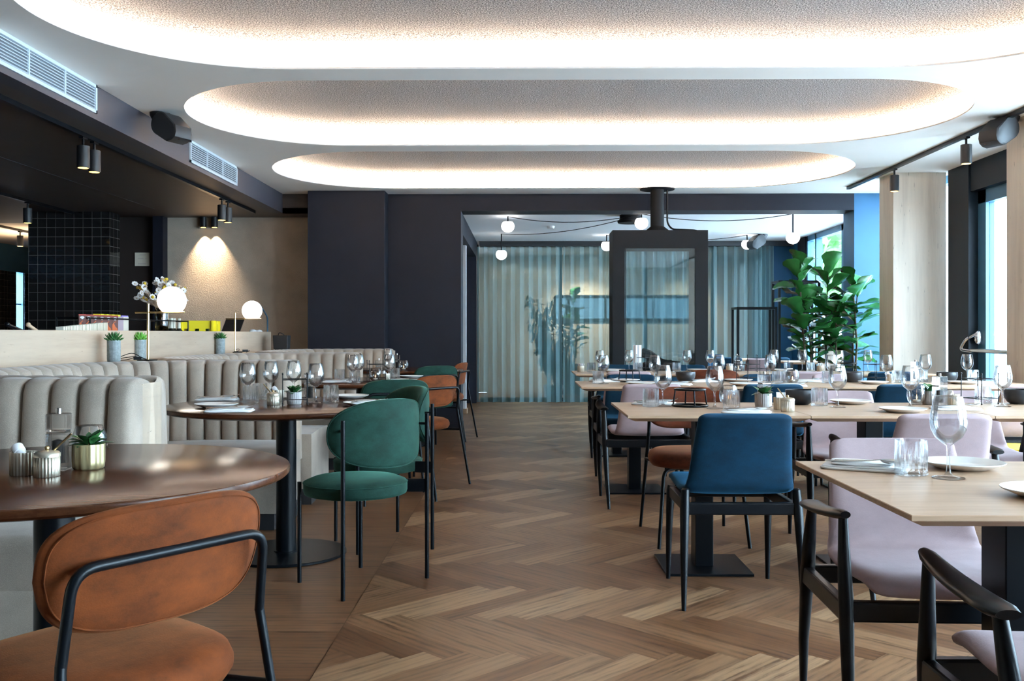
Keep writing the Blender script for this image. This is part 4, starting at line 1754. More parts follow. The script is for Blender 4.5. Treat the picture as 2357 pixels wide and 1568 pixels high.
items(T3, RCUP, 'open ribbed cup', [(2049, 879, 'between wine glass and tumbler in the third row')])
setting('behind the left tumbler in the third row', 1391, 879, R(10), sp=False)
setting('left of the first black bowl in the third row', 1556, 886, R(-20))
setting('right of the first black bowl in the third row', 1616, 879, R(10))
setting('in front of the candle glass in the third row', 1820, 889, R(-15))
setting('left of the middle bowl in the third row', 1857, 878, R(-10))
setting('at the right end of the third row', 2266, 883, R(-10))
# fourth row
items(T4, WG, WGD, [(1381, 858), (1448, 857), (1581, 856), (1635, 857), (1782, 854), (1847, 853), (1932, 857), (1998, 856)])
items(T4, TU, TUD, [(1361, 857), (1470, 857), (1558, 857), (1866, 856)])
items(T4, PL, PLD, [(1414, 851), (1413, 857), (1607, 850), (1795, 851)])
items(T4, SCUP, 'ribbed cup of white sachets', [(1337, 857, 'at the left end of the fourth-row tables'), (1679, 857, 'by the candle glass in the fourth row'), (1888, 856, 'at the right of the fourth row')])
items(T4, CG, 'round candle glass', [(1700, 855, 'in the fourth row')])
items(T4, MI, 'clear square pepper mill', [(1696, 852, 'behind the candle glass in the fourth row'), (1775, 853, 'behind the second wire rack in the fourth row')], rz=.1)
items(T4, WR, 'black wire rack', [(1486, 854, 'before the fireplace in the fourth row'), (1742, 856, 'right of the candle glass in the fourth row')], rz=.6)
items(T4, RS, 'black metal ring stand', [(1953, 857, 'in the fourth row before the fig plants')], rz=.1)
items(T4, BO, 'black stoneware bowl', [(1545, 853, 'in the fourth row before the fireplace')])
x, y = on(1467, 852)
b = MB()
b.box((-.012, 0, .122), (.002, .062, .244), rz=R(70)).box((.012, .0, .122), (.002, .062, .244), rz=R(110))
o = tag(put('menu_card', b, 'paper_white', smooth=False), 'tall white folded menu card on the fourth-row table by the fireplace', 'card')
o.location = (x, y, .75)
# second round table
A2 = 'second round table'
items(A2, WG, WGD, [(570, 924), (623, 917), (676, 914), (727, 928)])
items(A2, TU, TUD, [(577, 928), (598, 920), (762, 926)])
items(A2, PL, PLD, [(498, 938), (806, 917), (838, 934)])
items(A2, RJ, 'small ribbed lidded jar with spoon', [(629, 933)], rz=2.6)
items(A2, RCUP, 'open ribbed cup with a white-capped bottle', [(640, 923)], rz=2.9)
items(A2, WR, 'black wire rack around a succulent', [(679, 932)], rz=.25)
items(A2, PP, 'small succulent in a pale textured pot inside the wire rack', [(677, 931)], s=.92)
items(A2, MI, 'clear square pepper mill', [(713, 925)], rz=.4)
setting('in front of the left plate on the second round table', 528, 947, R(6))
setting('at the far left of the second round table', 500, 921, R(4))
place(NA_, (*on(860, 929, .77), .7705), R(8), 'folded white napkin on the right plate of the second round table')
place(FK, (*on(845, 924, .787), .7860), R(-10), 'steel fork on the right plate napkin of the second round table')
# third round table
A3 = 'third round table'
items(A3, WG, WGD, [(812, 883), (825, 880), (896, 879)])
items(A3, TU, TUD, [(782, 877), (817, 882), (909, 874)])
items(A3, WR, 'black wire rack', [(866, 878)], rz=.3)
items(A3, MI, 'clear square pepper mill', [(872, 873)], rz=.2)
items(A3, CG, 'round candle glass', [(864, 878)])
items(A3, RCUP, 'open ribbed cup', [(888, 878)])
items(A3, PL, PLD, [(945, 870), (932, 879)])
setting('at the left of the third round table', 775, 880, R(3))
setting('at the right of the third round table', 965, 878, R(5), sp=False)
# farthest round table
A4 = 'farthest round table'
items(A4, WG, WGD, [(893, 851)])
items(A4, MI, 'clear square pepper mill', [(914, 852)], rz=.2)
items(A4, CG, 'round candle glass', [(929, 853)])
# front round table
place(RCUP, (*on(54, 1093), .75), 2.6, 'ribbed metal cup with a white-capped bottle on the front round table')
place(RJ, (*on(108, 1097), .75), .1, 'ribbed lidded jar with a slanted spoon on the front round table')
place(MI, (*on(135, 1083), .75), .15, 'clear square pepper mill on the front round table')
GP = small_pot('potted_succulent', 'gold_ceramic', .040, .066, 11)
place(GP, (*on(204, 1079), .75), 0, 'succulent in a gold ribbed pot on the front round table')
place(CG, (*on(206, 1058), .75), 0, 'round candle glass behind the gold pot on the front round table')

# ================================================================== ON THE LEDGE
def ic_lamp():
    t = thing('table_lamp', '', 'lamp', group='brass globe lamps on the ledge')
    put('base', MB().lathe([(.072, 0), (.072, .007), (.068, .010), (.001, .010)], 40), 'black_metal', t, angle=40)
    put('pole', MB().tube([(0, 0, .01), (0, 0, .395)], .0085, 14), 'brass', t)
    put('arm', MB().tube([(-.095, 0, .335), (.27, 0, .335)], .0065, 12), 'brass', t)
    b = MB().sphere((.175, 0, .415), .097, 32, 18, z_lo=-.80)
    put('globe', b, 'globe_warm', t, angle=80)
    return t


LA = ic_lamp()
place(LA, (*on(341, 831, .918), .918), R(-8), 'glowing white globe lamp on a brass pole, nearer of the two on the ledge')
place(LA, (*on(541, 812, .918), .918), R(-6), 'glowing white globe lamp on a brass pole, farther one, by the yellow crate')
for px, py, lb in ((262, 833, 'left of the nearer globe lamp'), (322, 827, 'right behind the nearer globe lamp pole'), (507, 815, 'left of the farther globe lamp')):
    x, y = on(px, py, .918)
    t = thing('ledge_succulent', 'spiky green succulent in a ribbed grey-blue pot, %s' % lb, 'potted plant', (x, y, .918), group='spiky succulents on the ledge')
    put('pot', MB().lathe([(.038, 0), (.040, .003), (.042, .02), (.042, .145), (.038, .145), (.037, .13), (.001, .13)], 120, ribs=30, amp=lambda z: .025), 'grey_ceramic', t, angle=80)
    b = MB()
    rnd = random.Random(px)
    for ring, (cnt, el, L) in enumerate(((12, .25, .058), (11, .6, .058), (9, .95, .055), (6, 1.3, .05))):
        for k in range(cnt):
            a = 2 * pi * (k + .5 * (ring % 2)) / cnt + rnd.uniform(-.1, .1)
            d = Vector((cos(a) * cos(el), sin(a) * cos(el), sin(el)))
            p0 = Vector((0, 0, .135)) + d * .01
            b.tube([p0, p0 + d * L * .5 + Vector((0, 0, .0)), p0 + d * L * .85 + Vector((0, 0, .005)), p0 + d * L + Vector((0, 0, .010))], [.006, .0095, .006, .0008], 7, flat=.55)
    put('rosette', b, 'leaf_green' if px != 322 else 'bright_leaf', t, angle=70)


def cord(pts, label, r=.0028, extra=None):
    b = MB().tube(fillet(pts, .05, 5), r, 8)
    if extra:
        for e in extra:
            b.box(e, (.05, .025, .020), rz=.5)
    return tag(put('power_cord', b, 'black_metal'), label, 'cord')


x, y = on(341, 831, .918)
z = .922
cord([(x, y, z), (x - .06, y + .03, z + .02), (x - .12, y + .03, z + .055), (x - .20, y - .02, z + .02), (x - .26, y - .05, z), (x - .12, y - .06, z + .004), (x - .05, y - .05, z + .03), (x - .16, y + .02, z + .02), (x - .27, y + .03, z)], 'black lamp cord looped on the ledge beside the nearer globe lamp', extra=[(x - .075, y + .0, z + .014)])
x, y = on(541, 812, .918)
cord([(x, y, z), (x + .04, y + .02, z + .02), (x + .02, y + .05, z + .035), (x - .03, y - .02, z + .01), (x + .1, y - .03, z + .004), (x + .16, y, z + .02), (x + .1, y + .03, z)], 'black lamp cord bundled on the ledge beside the farther globe lamp', extra=[(x + .1, y, z + .016), (x - .07, y - .03, z + .014)])
x, y = on(650, 803, .918)
t = thing('black_box_speaker', 'small tapered black box with a cord at the far end of the ledge', 'speaker', (-2.62, 10.35, .918))
put('body', MB().loft([[(-.075, -.06, .02), (.075, -.06, .02), (.075, .06, .02), (-.075, .06, .02)], [(-.082, -.07, .17), (.082, -.07, .17), (.082, .07, .17), (-.082, .07, .17)]]), 'dark_grey_plastic', t, smooth=False, bevel=.006)
put('foot', MB().bx(-.06, .06, -.05, .05, 0, .02), 'black_metal', t, smooth=False)
put('cable', MB().tube(fillet([(-.04, 0, .17), (-.03, 0, .20), (.0, .02, .19), (.02, .03, .17)], .03), .004, 8), 'black_metal', t)

# ================================================================== ON THE BAR COUNTER
# work shelf of the bar carries these, just behind the stone front
def bar(px, py_top_z, xx):
    """y of an object seen at photo column px when it stands at x = xx"""
    return xx / ((px - 1204.0) / 2200.0)


BZ = 1.06
XR = -3.22
t = thing('bottle_rack', 'black metal bar rack behind the counter holding cartons and the vase', 'rack', (XR, 8.3, BZ))
b = MB()
ya, yb = bar(170, 0, XR) - 8.3, bar(405, 0, XR) - 8.3
for zz in (.06, .16):
    b.tube([(.10, ya, zz), (.10, yb, zz)], .006, 6).tube([(-.14, ya, zz), (-.14, yb, zz)], .006, 6)
    b.tube([(.10, ya, zz), (-.14, ya, zz)], .006, 6).tube([(.10, yb, zz), (-.14, yb, zz)], .006, 6)
for yy in (ya, (ya * .45 + yb * .55), yb):
    for xx in (.10, -.14):
        b.tube([(xx, yy, 0), (xx, yy, .165)], .006, 6)
put('frame', b, 'black_metal', t)
put('shelf', MB().bx(-.14, .10, ya, yb, .055, .062), 'black_metal', t, smooth=False)


def carton():
    t = thing('drink_carton', '', 'carton', group='brown and red cartons on the bar rack')
    t0 = t
    bx_ = put('box', MB().bx(-.03, .03, -.021, .021, 0, .110), 'carton_brown', t, smooth=False, bevel=.001)
    put('top_band', MB().bx(-.0303, .0303, -.0213, .0213, .104, .1125), 'carton_red', t, smooth=False)
    e = [( .0306, .013 * cos(2 * pi * k / 20), .092 + .008 * sin(2 * pi * k / 20)) for k in range(20)]
    e2 = [(p[0] + .0006, p[1], p[2]) for p in e]
    put('logo', MB().loft([e, e2]).bx(.0306, .0312, -.004, .006, .0795, .085), 'paper_white', bx_, smooth=False)
    pts = [(-.018, 0.002), (.0, 0.0), (.019, .004), (.014, .020), (.004, .028), (-.001, .040), (-.008, .054), (-.016, .050), (-.019, .030)]
    put('print', MB().loft([[(.0305, p[0], .004 + p[1]) for p in pts], [(.0310, p[0], .004 + p[1]) for p in pts]]).add([(.0313, -.012, .058), (.0313, -.008, .056), (.0313, .006, .070), (.0313, .002, .072)], [(0, 1, 2, 3)]), 'carton_orange', bx_, smooth=False)
    return t


CA = carton()
xc = XR + .05
words = ['leftmost', 'second', 'third', 'fourth', 'fifth', 'sixth']
for k in range(6):
    place(CA, (xc, bar(183 + 15.2 * k, 0, xc), BZ + .062), R(-60), 'brown carton with white oval logo, %s from left on the bar rack' % words[k], s=1.1)
for k in range(4):
    o = tag(put('tea_box', MB().bx(-.03, .03, -.04, .04, 0, .135), 'yellow_plastic', smooth=False), 'yellow box behind the brown cartons, %s from left' % words[k], 'box', 'yellow boxes behind the brown cartons')
    o.location = (xc - .09, bar(222 + 13 * k, 0, xc - .09), BZ + .062)
    o.rotation_euler = (0, 0, R(10))
for k, (px, m_, lb) in enumerate(((271, 'carton_lilac', 'lilac patterned carton right of the brown cartons'), (283, 'paper_cream', 'cream patterned carton right of the lilac carton'))):
    o = tag(put('drink_carton', MB().bx(-.03, .03, -.024, .024, 0, .118), m_, smooth=False), lb, 'carton')
    o.location = (xc, bar(px, 0, xc), BZ + .062)
    o.rotation_euler = (0, 0, R(-60))
o = tag(put('purple_box', MB().bx(-.03, .03, -.06, .06, 0, .130), 'carton_purple', smooth=False), 'purple box behind the lilac carton', 'box')
o.location = (xc - .09, bar(275, 0, xc - .09), BZ + .062)
# fanned paper sleeves
b = MB()
ya, yb = bar(131, 0, -3.02), bar(233, 0, -3.02)
for k in range(60):
    u = k / 59
    rz = random.uniform(-.1, .1)
    b.box((-3.02 + random.uniform(-.004, .004), ya + (yb - ya) * u, 1.06 + .045 + .018 * u), (.05, .007, .09 + .036 * u), rz=rz)
tag(put('paper_sleeve_row', b, 'paper_cream', smooth=False), 'long row of cream paper sleeves standing behind the counter', 'paper', None)['kind'] = 'stuff'
# vase with dried flowers
xv = -3.2
t = thing('flower_vase', 'tall glass vase of dried white and yellow flowers on the bar', 'vase', (xv, bar(369, 0, xv), BZ + .062))
put('vase', MB().lathe([(.045, 0), (.055, .01), (.058, .06), (.058, .20), (.055, .215), (.053, .215), (.055, .20), (.055, .06), (.001, .02)], 32), 'vase_glass', t, angle=80)
rnd = random.Random(4)
st = MB()
for k in range(98):
    a = rnd.uniform(0, 2 * pi)
    q = rnd.random() ** .6
    hh = rnd.uniform(.30, .52) if k < 92 else rnd.uniform(.42, .50)
    rr = q * (.21 if k < 94 else .36)
    p = Vector((rr * cos(a), rr * sin(a) * 1.15, 0))
    p.z = .235 + (hh - .27) * (1 - .35 * q) + (.05 if k >= 94 else 0)
    st.tube([(rnd.uniform(-.02, .02), rnd.uniform(-.02, .02), .05), (p.x * .25, p.y * .25, .22), tuple(p)], .0012, 5)
    kind = rnd.random()
    if kind < .62:
        fl = MB().sphere(tuple(p), .0085, 8, 6)
        fl.slot(1)
        nr = Matrix.Translation(p) @ Matrix.Rotation(rnd.uniform(-1.2, -.2), 4, 'Z') @ Matrix.Rotation(R(rnd.uniform(30, 80)), 4, 'Y')
        for j in range(8):
            fl.add([(0, -.006, .002), (.022, -.010, .006), (.028, 0, .008), (.022, .010, .006), (0, .006, .002)], [(0, 1, 2, 3, 4)], nr @ Matrix.Rotation(j * pi / 4, 4, 'Z'))
        put('white_flower', fl, ['petal_tan', 'petal_white'], t)
    elif kind < .82:
        put('yellow_flower', MB().sphere(tuple(p), rnd.uniform(.012, .018), 10, 8), 'petal_yellow', t)
    else:
        put('tan_flower', MB().sphere(tuple(p), rnd.uniform(.010, .016), 10, 8, (1, 1, .7)), 'petal_tan', t)
put('stems', st, 'petal_tan', t)
# wine bottles, lying neck down in the rack: cream foil above dark glass
for k, px in enumerate((383, 391, 397, 409)):
    xx = -3.24 + .03 * (k % 2)
    t = thing('wine_bottle', 'dark bottle with cream label right of the vase, %s from left' % words[k], 'bottle', (xx, bar(px, 0, xx), BZ), group='dark bottles beside the vase')
    put('glass', MB().lathe([(.036, 0), (.038, .004), (.038, .05), (.030, .075), (.014, .095), (.0135, .10), (.001, .10)], 24), 'bottle_dark', t, angle=70)
    put('neck_foil', MB().lathe([(.0145, .095), (.0145, .175), (.0155, .178), (.0155, .188), (.001, .188)], 20), 'paper_cream', t, angle=60)
# yellow crate
xx = -3.28
yA, yB = bar(413, 0, xx), bar(496, 0, xx)
t = thing('beer_crate', 'bright yellow plastic crate of green bottles on the bar', 'crate', (xx, (yA + yB) / 2, BZ))
LY, LX, HZ = 1.0, .30, .175
LY = min(.42, yB - yA) + .0
b = MB()
for sx in (-1, 1):
    for z0, z1 in ((0, .035), (.145, HZ)):
        b.bx(sx * LX / 2 - .008, sx * LX / 2 + .008, -LY / 2, LY / 2, z0, z1)
    for yy in (-LY / 2, -LY / 6, LY / 6, LY / 2):
        b.bx(sx * LX / 2 - .010, sx * LX / 2 + .010, yy - .035, yy + .035, 0, HZ)
for sy in (-1, 1):
    b.bx(-LX / 2, LX / 2, sy * LY / 2 - .008, sy * LY / 2 + .008, 0, .035)
    b.bx(-LX / 2, LX / 2, sy * LY / 2 - .010, sy * LY / 2 + .010, .095, HZ)
    for xx_ in (-LX / 2, -LX / 6, LX / 6, LX / 2):
        b.bx(xx_ - .03, xx_ + .03, sy * LY / 2 - .009, sy * LY / 2 + .009, 0, HZ)
b.bx(-LX / 2, LX / 2, -LY / 2, LY / 2, 0, .006)
put('shell', b, 'yellow_plastic', t, smooth=False)
CRL = t.location.copy()
t.rotation_euler = (0, 0, R(12))
bt = MB().lathe([(.026, 0), (.027, .004), (.027, .07), (.013, .10), (.012, .118), (.001, .118)], 18)
BTL = put('beer_bottle', bt, 'bottle_green', angle=70)
tag(BTL, '', 'bottle', 'green bottles in the yellow crate')
n_ = 0
rowsn = ['front', 'middle', 'back']
for i in range(3):
    for j in range(4):
        dx, dy = .085 - .085 * i, -.135 + .09 * j
        ca_, sa_ = cos(R(12)), sin(R(12))
        place(BTL, (CRL.x + dx * ca_ - dy * sa_, CRL.y + dx * sa_ + dy * ca_, BZ + .006), 0, 'green bottle in the yellow crate, %s row, %s from the viewer' % (rowsn[i], ['nearest', 'second', 'third', 'farthest'][j]))
# till tablet, towel, bent tap
xx = -3.15
t = thing('till_tablet', 'black tilted tablet till behind the farther globe lamp', 'tablet', (xx, bar(533, 0, xx), BZ))
M_ = Matrix.Translation((0, 0, .105)) @ Matrix.Rotation(R(-30), 4, 'X')
put('screen', MB().box((0, 0, 0), (.05, .24, .012), Matrix.Translation((0, 0, .11)) @ Matrix.Rotation(R(48), 4, 'X')).box((0, 0, 0), (.20, .26, .010), Matrix.Translation((0, 0, .12)) @ Matrix.Rotation(R(40), 4, 'X')), 'dark_grey_plastic', t, smooth=False)
put('stand', MB().tube([(0, .03, 0), (0, .02, .11)], .02, 12).lathe([(.08, 0), (.08, .012), (.001, .012)], 28), 'dark_grey_plastic', t)
t = thing('bar_tap', 'bent grey metal bar tap arching behind the farther globe lamp', 'tap', (-2.98, bar(614, 0, -2.98), BZ))
put('arch', MB().tube(fillet([(0, 0, 0), (0, -.0, .24), (-.0, -.35, .385), (0, -.55, .385), (0, -.62, .33)], .06), .009, 12), 'blue_frame', t)
put('handle', MB().tube([(0.02, -.70, .30), (0.02, -.62, .40)], .012, 10), 'dark_grey_plastic', t)
b = MB()
rnd = random.Random(9)
for k in range(9):
    b.sphere((rnd.uniform(-.05, .05), rnd.uniform(-.10, .10), .06 + rnd.uniform(0, .02)), rnd.uniform(.02, .04), 10, 8, (1, 1.4, .7))
o = tag(put('bar_towel', b, 'paper_white'), 'crumpled white cloth on the bar near the bent tap', 'cloth')
o.location = (-2.98, bar(590, 0, -2.98), BZ)
for px, ln, m_, lb in ((33, .22, 'black_wood', 'dark wooden handle poking above the counter at far left'), (72, .14, 'petal_tan', 'pale wooden spoon poking above the counter at far left')):
    xx = -2.98
    y = bar(px, 0, xx)
    o = tag(put('bar_utensil', MB().tube([(0, ln / 2, .05), (0, -ln / 2, .098)], [.010, .012], 10).sphere((0, -ln / 2, .10), .015, 10, 8), m_), lb, 'utensil')
    o.location = (xx, y, BZ - .0)
# notice on the dark wall
t = thing('wall_notice', 'small pale pink notice panel with fine print on the dark wall', 'sign', (-4.53, 11.32, 1.0 + .0))
zc = 1.107 + (768 - 596) / 2200 * 11.3 - 1.0
put('panel', MB().bx(-.088, .088, -.008, 0, zc - .08, zc + .08), 'sign_paper' if 'sign_paper' in MATS else 'paper_cream', t, smooth=False, bevel=.003)
b = MB()
rnd = random.Random(2)
for row, zz in enumerate((.055, .012, -.052)):
    for k in range(9):
        if rnd.random() < .9:
            b.bx(-.050 + k * .0115, -.044 + k * .0115, -.0092, -.008, zc + zz - .003, zc + zz + .003)
    b.bx(-.05, .05, -.0090, -.008, zc + zz - .0105, zc + zz - .0095)
put('print', b, 'carton_lilac', t, smooth=False)

# ================================================================== CEILING AND WALL FIXTURES
def vent(y0, y1, label):
    t = thing('air_vent', label, 'vent', (BX, (y0 + y1) / 2, 2.618), group='white slatted vents on the bulkhead')
    L = (y1 - y0) / 2
    f = MB()
    f.bx(0, .012, -L, L, .072, .092).bx(0, .012, -L, L, -.092, -.072)
    f.bx(0, .012, -L, -L + .02, -.092, .092).bx(0, .012, L - .02, L, -.092, .092)
    for k in (1, 2):
        yy = -L + 2 * L * k / 3
        f.bx(0, .010, yy - .007, yy + .007, -.08, .08)
    put('frame', f, 'vent_white', t, smooth=False)
    s_ = MB()
    for k in range(8):
        z = -.062 + k * .0178
        s_.box((.004, 0, z), (.014, 2 * L - .03, .0025), Matrix.Identity(4))
        s_.v[-8:] = [(x, y, zz + (x - .004) * -.95) for x, y, zz in s_.v[-8:]]
    put('slats', s_, 'vent_white', t, smooth=False)
    put('backing', MB().bx(-.0005, .001, -L + .01, L - .01, -.08, .08), 'vent_dark', t, smooth=False)


vent(4.87, 6.14, 'long white slatted air vent on the bulkhead, nearer one at upper left')
vent(7.875, 9.17, 'long white slatted air vent on the bulkhead, farther one')


def wall_speaker(loc, rz, label):
    t = thing('ceiling_speaker', label, 'speaker', loc, rz, 'black ceiling-mounted speakers')
    put('mount', MB().lathe([(.001, -.075), (.030, -.07), (.055, -.05), (.070, -.02), (.072, 0), (.001, 0)], 28), 'dark_grey_plastic', t, angle=60)
    # body: half-cylinder back with tapering front, tilted down
    prof = []
    N = 24
    rings = []
    M_ = Matrix.Translation((.075, 0, -.095)) @ Matrix.Rotation(R(36), 4, 'Y')
    for zz, sc in ((-.105, .92), (-.095, 1), (.095, 1), (.105, .92)):
        ring = []
        for k in range(13):
            a = pi / 2 + pi * k / 12
            ring.append((.06 * cos(a) * sc, .075 * sin(a) * sc, zz))
        ring += [(.10 * sc, -.062 * sc, zz), (.125 * sc, -.03, zz), (.133 * sc, 0, zz), (.125 * sc, .03, zz), (.10 * sc, .062 * sc, zz)]
        rings.append([(p[0] * 1.35, p[2] * .80, p[1] * 1.12) for p in ring])
    bd_ = put('body', MB().loft([r_[::-1] for r_ in rings], M=M_), 'dark_grey_plastic', t, angle=35)
    put('badge', MB().box((.180, -.03, -.015), (.002, .018, .006), M_), 'steel', bd_, smooth=False)


wall_speaker((-2.64, 6.92, H), R(-25), 'black ceiling speaker on the left, between the two white vents')
wall_speaker((3.60, 7.12, H), R(205), 'black ceiling speaker at the right beside the travertine column')
wall_speaker((3.55, 14.2, 2.58), R(200), 'black ceiling speaker far back in the second room')


def track(name, x, y0, y1, zc_, label, w=.036, hgt=.03):
    b = MB().bx(x - w / 2, x + w / 2, y0, y1, zc_ - hgt, zc_)
    return tag(put(name, b, 'black_metal', smooth=False), label, 'track', 'black lighting tracks')


track('lighting_track', 3.55, -2.0, 10.48, H, 'black lighting track along the window side ceiling')
track('lighting_track', -3.03, -2.0, 10.73, LC, 'black lighting track over the bar, nearest the bulkhead')
track('lighting_track', -5.11, -2.0, 10.78, LC, 'black lighting track over the bar, deeper one')
track('lighting_track', -7.2, 12.6, 16.5, 2.60, 'black lighting track on the warm ceiling at far left')


def track_spot():
    t = thing('track_spotlight', '', 'spotlight', group='black cylinder spotlights')
    cy_ = put('cylinder', MB().lathe([(.040, -.150), (.0425, -.150), (.0425, .0), (.040, .002), (.001, .002), ], 32), 'dark_grey_plastic', t, angle=50)
    put('stem', MB().tube([(0, 0, .0), (0, 0, .050)], .009, 10).box((0, 0, .056), (.03, .07, .014)), 'black_metal', t)
    put('bulb', MB().lathe([(.034, -.1515), (.034, -.149), (.001, -.149)], 24), 'spot_bulb', cy_)
    return t


TS = track_spot()
SP_L = [(3.55, 7.70, H, 'black track spotlight at the right beside the ceiling speaker'), (3.55, 9.18, H, 'black track spotlight before the travertine column'),
        (-3.03, 6.55, LC, 'black track spotlight over the bar, left of the nearer pair'), (-3.03, 6.72, LC, 'black track spotlight over the bar, right of the nearer pair'),
        (-3.03, 9.58, LC, 'black track spotlight over the bar, left of the farther pair'), (-3.03, 9.78, LC, 'black track spotlight over the bar, right of the farther pair'),
        (-5.11, 9.80, LC, 'black track spotlight left of the black tiled pillar'), (-7.2, 13.6, 2.6, 'black track spotlight far left against the warm ceiling')]
for x, y, zz, lb in SP_L:
    place(TS, (x, y, zz - .092), 0, lb)


for x, lb in ((-3.79, 'left'), (-3.656, 'right')):
    t = thing('can_light', 'short black can light over the plaster wall, %s one' % lb, 'light', (x, 11.285, LC), group='can lights over the plaster wall')
    cn_ = put('can', MB().lathe([(.038, -.125), (.038, 0), (.001, 0)], 28), 'dark_grey_plastic', t, angle=50)
    put('bulb', MB().lathe([(.030, -.1265), (.030, -.124), (.001, -.124)], 24), 'spot_bulb', cn_)


def pendant(px, py, zdrop_px, Y, label):
    x = (px - 1204) / 2200 * Y
    z = CAM_H + (768 - py) / 2200 * Y
    t = thing('globe_pendant', label, 'pendant lamp', (x, Y, z), group='white globe pendants in the second room')
    put('globe', MB().sphere((0, 0, 0), .082, 28, 16, (1, 1, .95), z_hi=.70), 'globe_cool', t, angle=80)
    put('stem', MB().tube([(0, 0, .05), (0, 0, 2.58 - z)], .009, 10), 'black_metal', t)
    return (x, Y, 2.575)


pe = [pendant(1169, 521, 0, 12.0, 'white globe pendant at upper left of the second room'), pendant(1154, 586, 0, 14.1, 'white globe pendant hanging low at the left of the second room'),
      pendant(1476, 514, 0, 11.75, 'white globe pendant right beside the fireplace flue'), pendant(1396, 566, 0, 14.3, 'white globe pendant partly behind the left of the fireplace'),
      pendant(1718, 563, 0, 14.3, 'white globe pendant before the right end of the curtain'), pendant(1823, 548, 0, 11.75, 'white globe pendant above the fig plants')]
for i, (a, c, lb) in enumerate(((0, 2, 'black cable from the upper left pendant toward the flue'), (1, 2, 'black cable from the low left pendant toward the flue'), (5, 2, 'black cable from the fig plant pendant toward the flue'), (4, 3, 'black cable between the two rear pendants'))):
    A, B_ = Vector(pe[a]), Vector(pe[c])
    pts = []
    for k in range(13):
        u = k / 12
        p = A.lerp(B_, u)
        p.z -= .085 * 4 * u * (1 - u)
        pts.append(tuple(p))
    tag(put('pendant_cable', MB().tube(pts, .005, 6), 'black_metal'), lb, 'cable', 'cables of the globe pendants')
o = tag(put('smoke_detector', MB().lathe([(.045, -.035), (.055, -.012), (.055, 0), (.001, 0)], 28), 'white_plastic'), 'small round white smoke detector on the second-room ceiling', 'smoke detector')
o.location = ((1268 - 1204) / 2200 * 13.1, 13.1, 2.58)

# ================================================================== FIREPLACE
Y0, Y1 = 10.40, 10.82
xl, xr_ = .974, 2.008
zt = 2.232
wl, wr = 1.105, 1.870
zb, zw = .66, 2.035
t = thing('fireplace', 'tall black see-through fireplace with glass pane and round flue', 'fireplace', ((xl + xr_) / 2, 10.61, 0))
cx, cy = (xl + xr_) / 2, 10.61
b = MB()
b.bx(xl - cx, wl - cx, Y0 - cy, Y1 - cy, 0, zt)
b.bx(wr - cx, xr_ - cx, Y0 - cy, Y1 - cy, 0, zt)
b.bx(wl - cx, wr - cx, Y0 - cy, Y1 - cy, 0, zb)
b.bx(wl - cx, wr - cx, Y0 - cy, Y1 - cy, zw, zt)
put('surround', b, 'firebox_black', t, smooth=False)
fx = (1512 - 1204) / 2200 * 10.62 - cx
put('flue', MB().lathe([(.13, zt), (.125, zt + .02), (.075, zt + .06), (.075, H - .012), (.19, H - .010), (.19, H), (.001, H)], 36, c=(fx, .0, 0)), 'firebox_black', t, angle=40)
put('cable', MB().tube(fillet([(fx + .11, 0, H), (fx + .11, 0, zt + .10), (fx + .16, .0, zt + .03), (fx + .42, 0, zt + .02), (fx + .48, 0, zt)], .05), .010, 10), 'black_metal', t)
b = MB().bx(wl - cx, wr - cx, Y0 - cy + .02, Y0 - cy + .026, zb, zw)
put('front_pane', b, 'fire_glass' if 'fire_glass' in MATS else 'window_glass', t, smooth=False)
b = MB().bx(wl - cx, wr - cx, Y1 - cy - .026, Y1 - cy - .02, zb, zw)
put('rear_pane', b, 'window_glass', t, smooth=False)
b = MB().tube([(wl - cx + .012, Y0 - cy + .01, zb), (wl - cx + .012, Y0 - cy + .01, zw)], .006, 8)
put('hinge', b, 'black_metal', t)
b = MB().tube([(-.25, -.05, .70), (.25, -.05, .70)], .01, 8).tube([(-.25, .08, .70), (.25, .08, .70)], .01, 8)
for xx in (-.25, -.08, .08, .25):
    b.tube([(xx, -.12, .66), (xx, -.12, .74)], .008, 8).tube([(xx, -.12, .70), (xx, .1, .70)], .008, 8)
put('log_grate', b, 'black_metal', t)
for i, (dx, dz, rot, ln, lb) in enumerate(((-.04, .83, 28, .30, 'upper slanting log'), (.06, .77, 4, .36, 'lower log'), (.0, .752, -8, .34, 'rear log'))):
    M_ = Matrix.Rotation(R(rot), 4, 'Y')
    o = tag(put('firewood_log', MB().tube([(-ln / 2, 0, 0), (-ln * .2, .005, .01), (ln * .2, -.004, -.005), (ln / 2, 0, 0)], [.05, .055, .05, .042], 9, M=M_), 'charred_wood', smooth=False), 'charred %s on the grate inside the fireplace' % lb, 'log', 'charred logs in the fireplace')
    o.location = (cx + dx, cy + (.03 if i == 0 else -.03 + .09 * (i == 2)), dz + .0)
t = thing('stove_flue', 'second short black flue collar behind the fireplace', 'flue', ((1450 - 1204) / 2200 * 11.9, 11.9, 2.50))
put('collar', MB().lathe([(.15, -.02), (.16, .0), (.13, .03), (.13, .08), (.001, .08)], 32), 'firebox_black', t, angle=50)

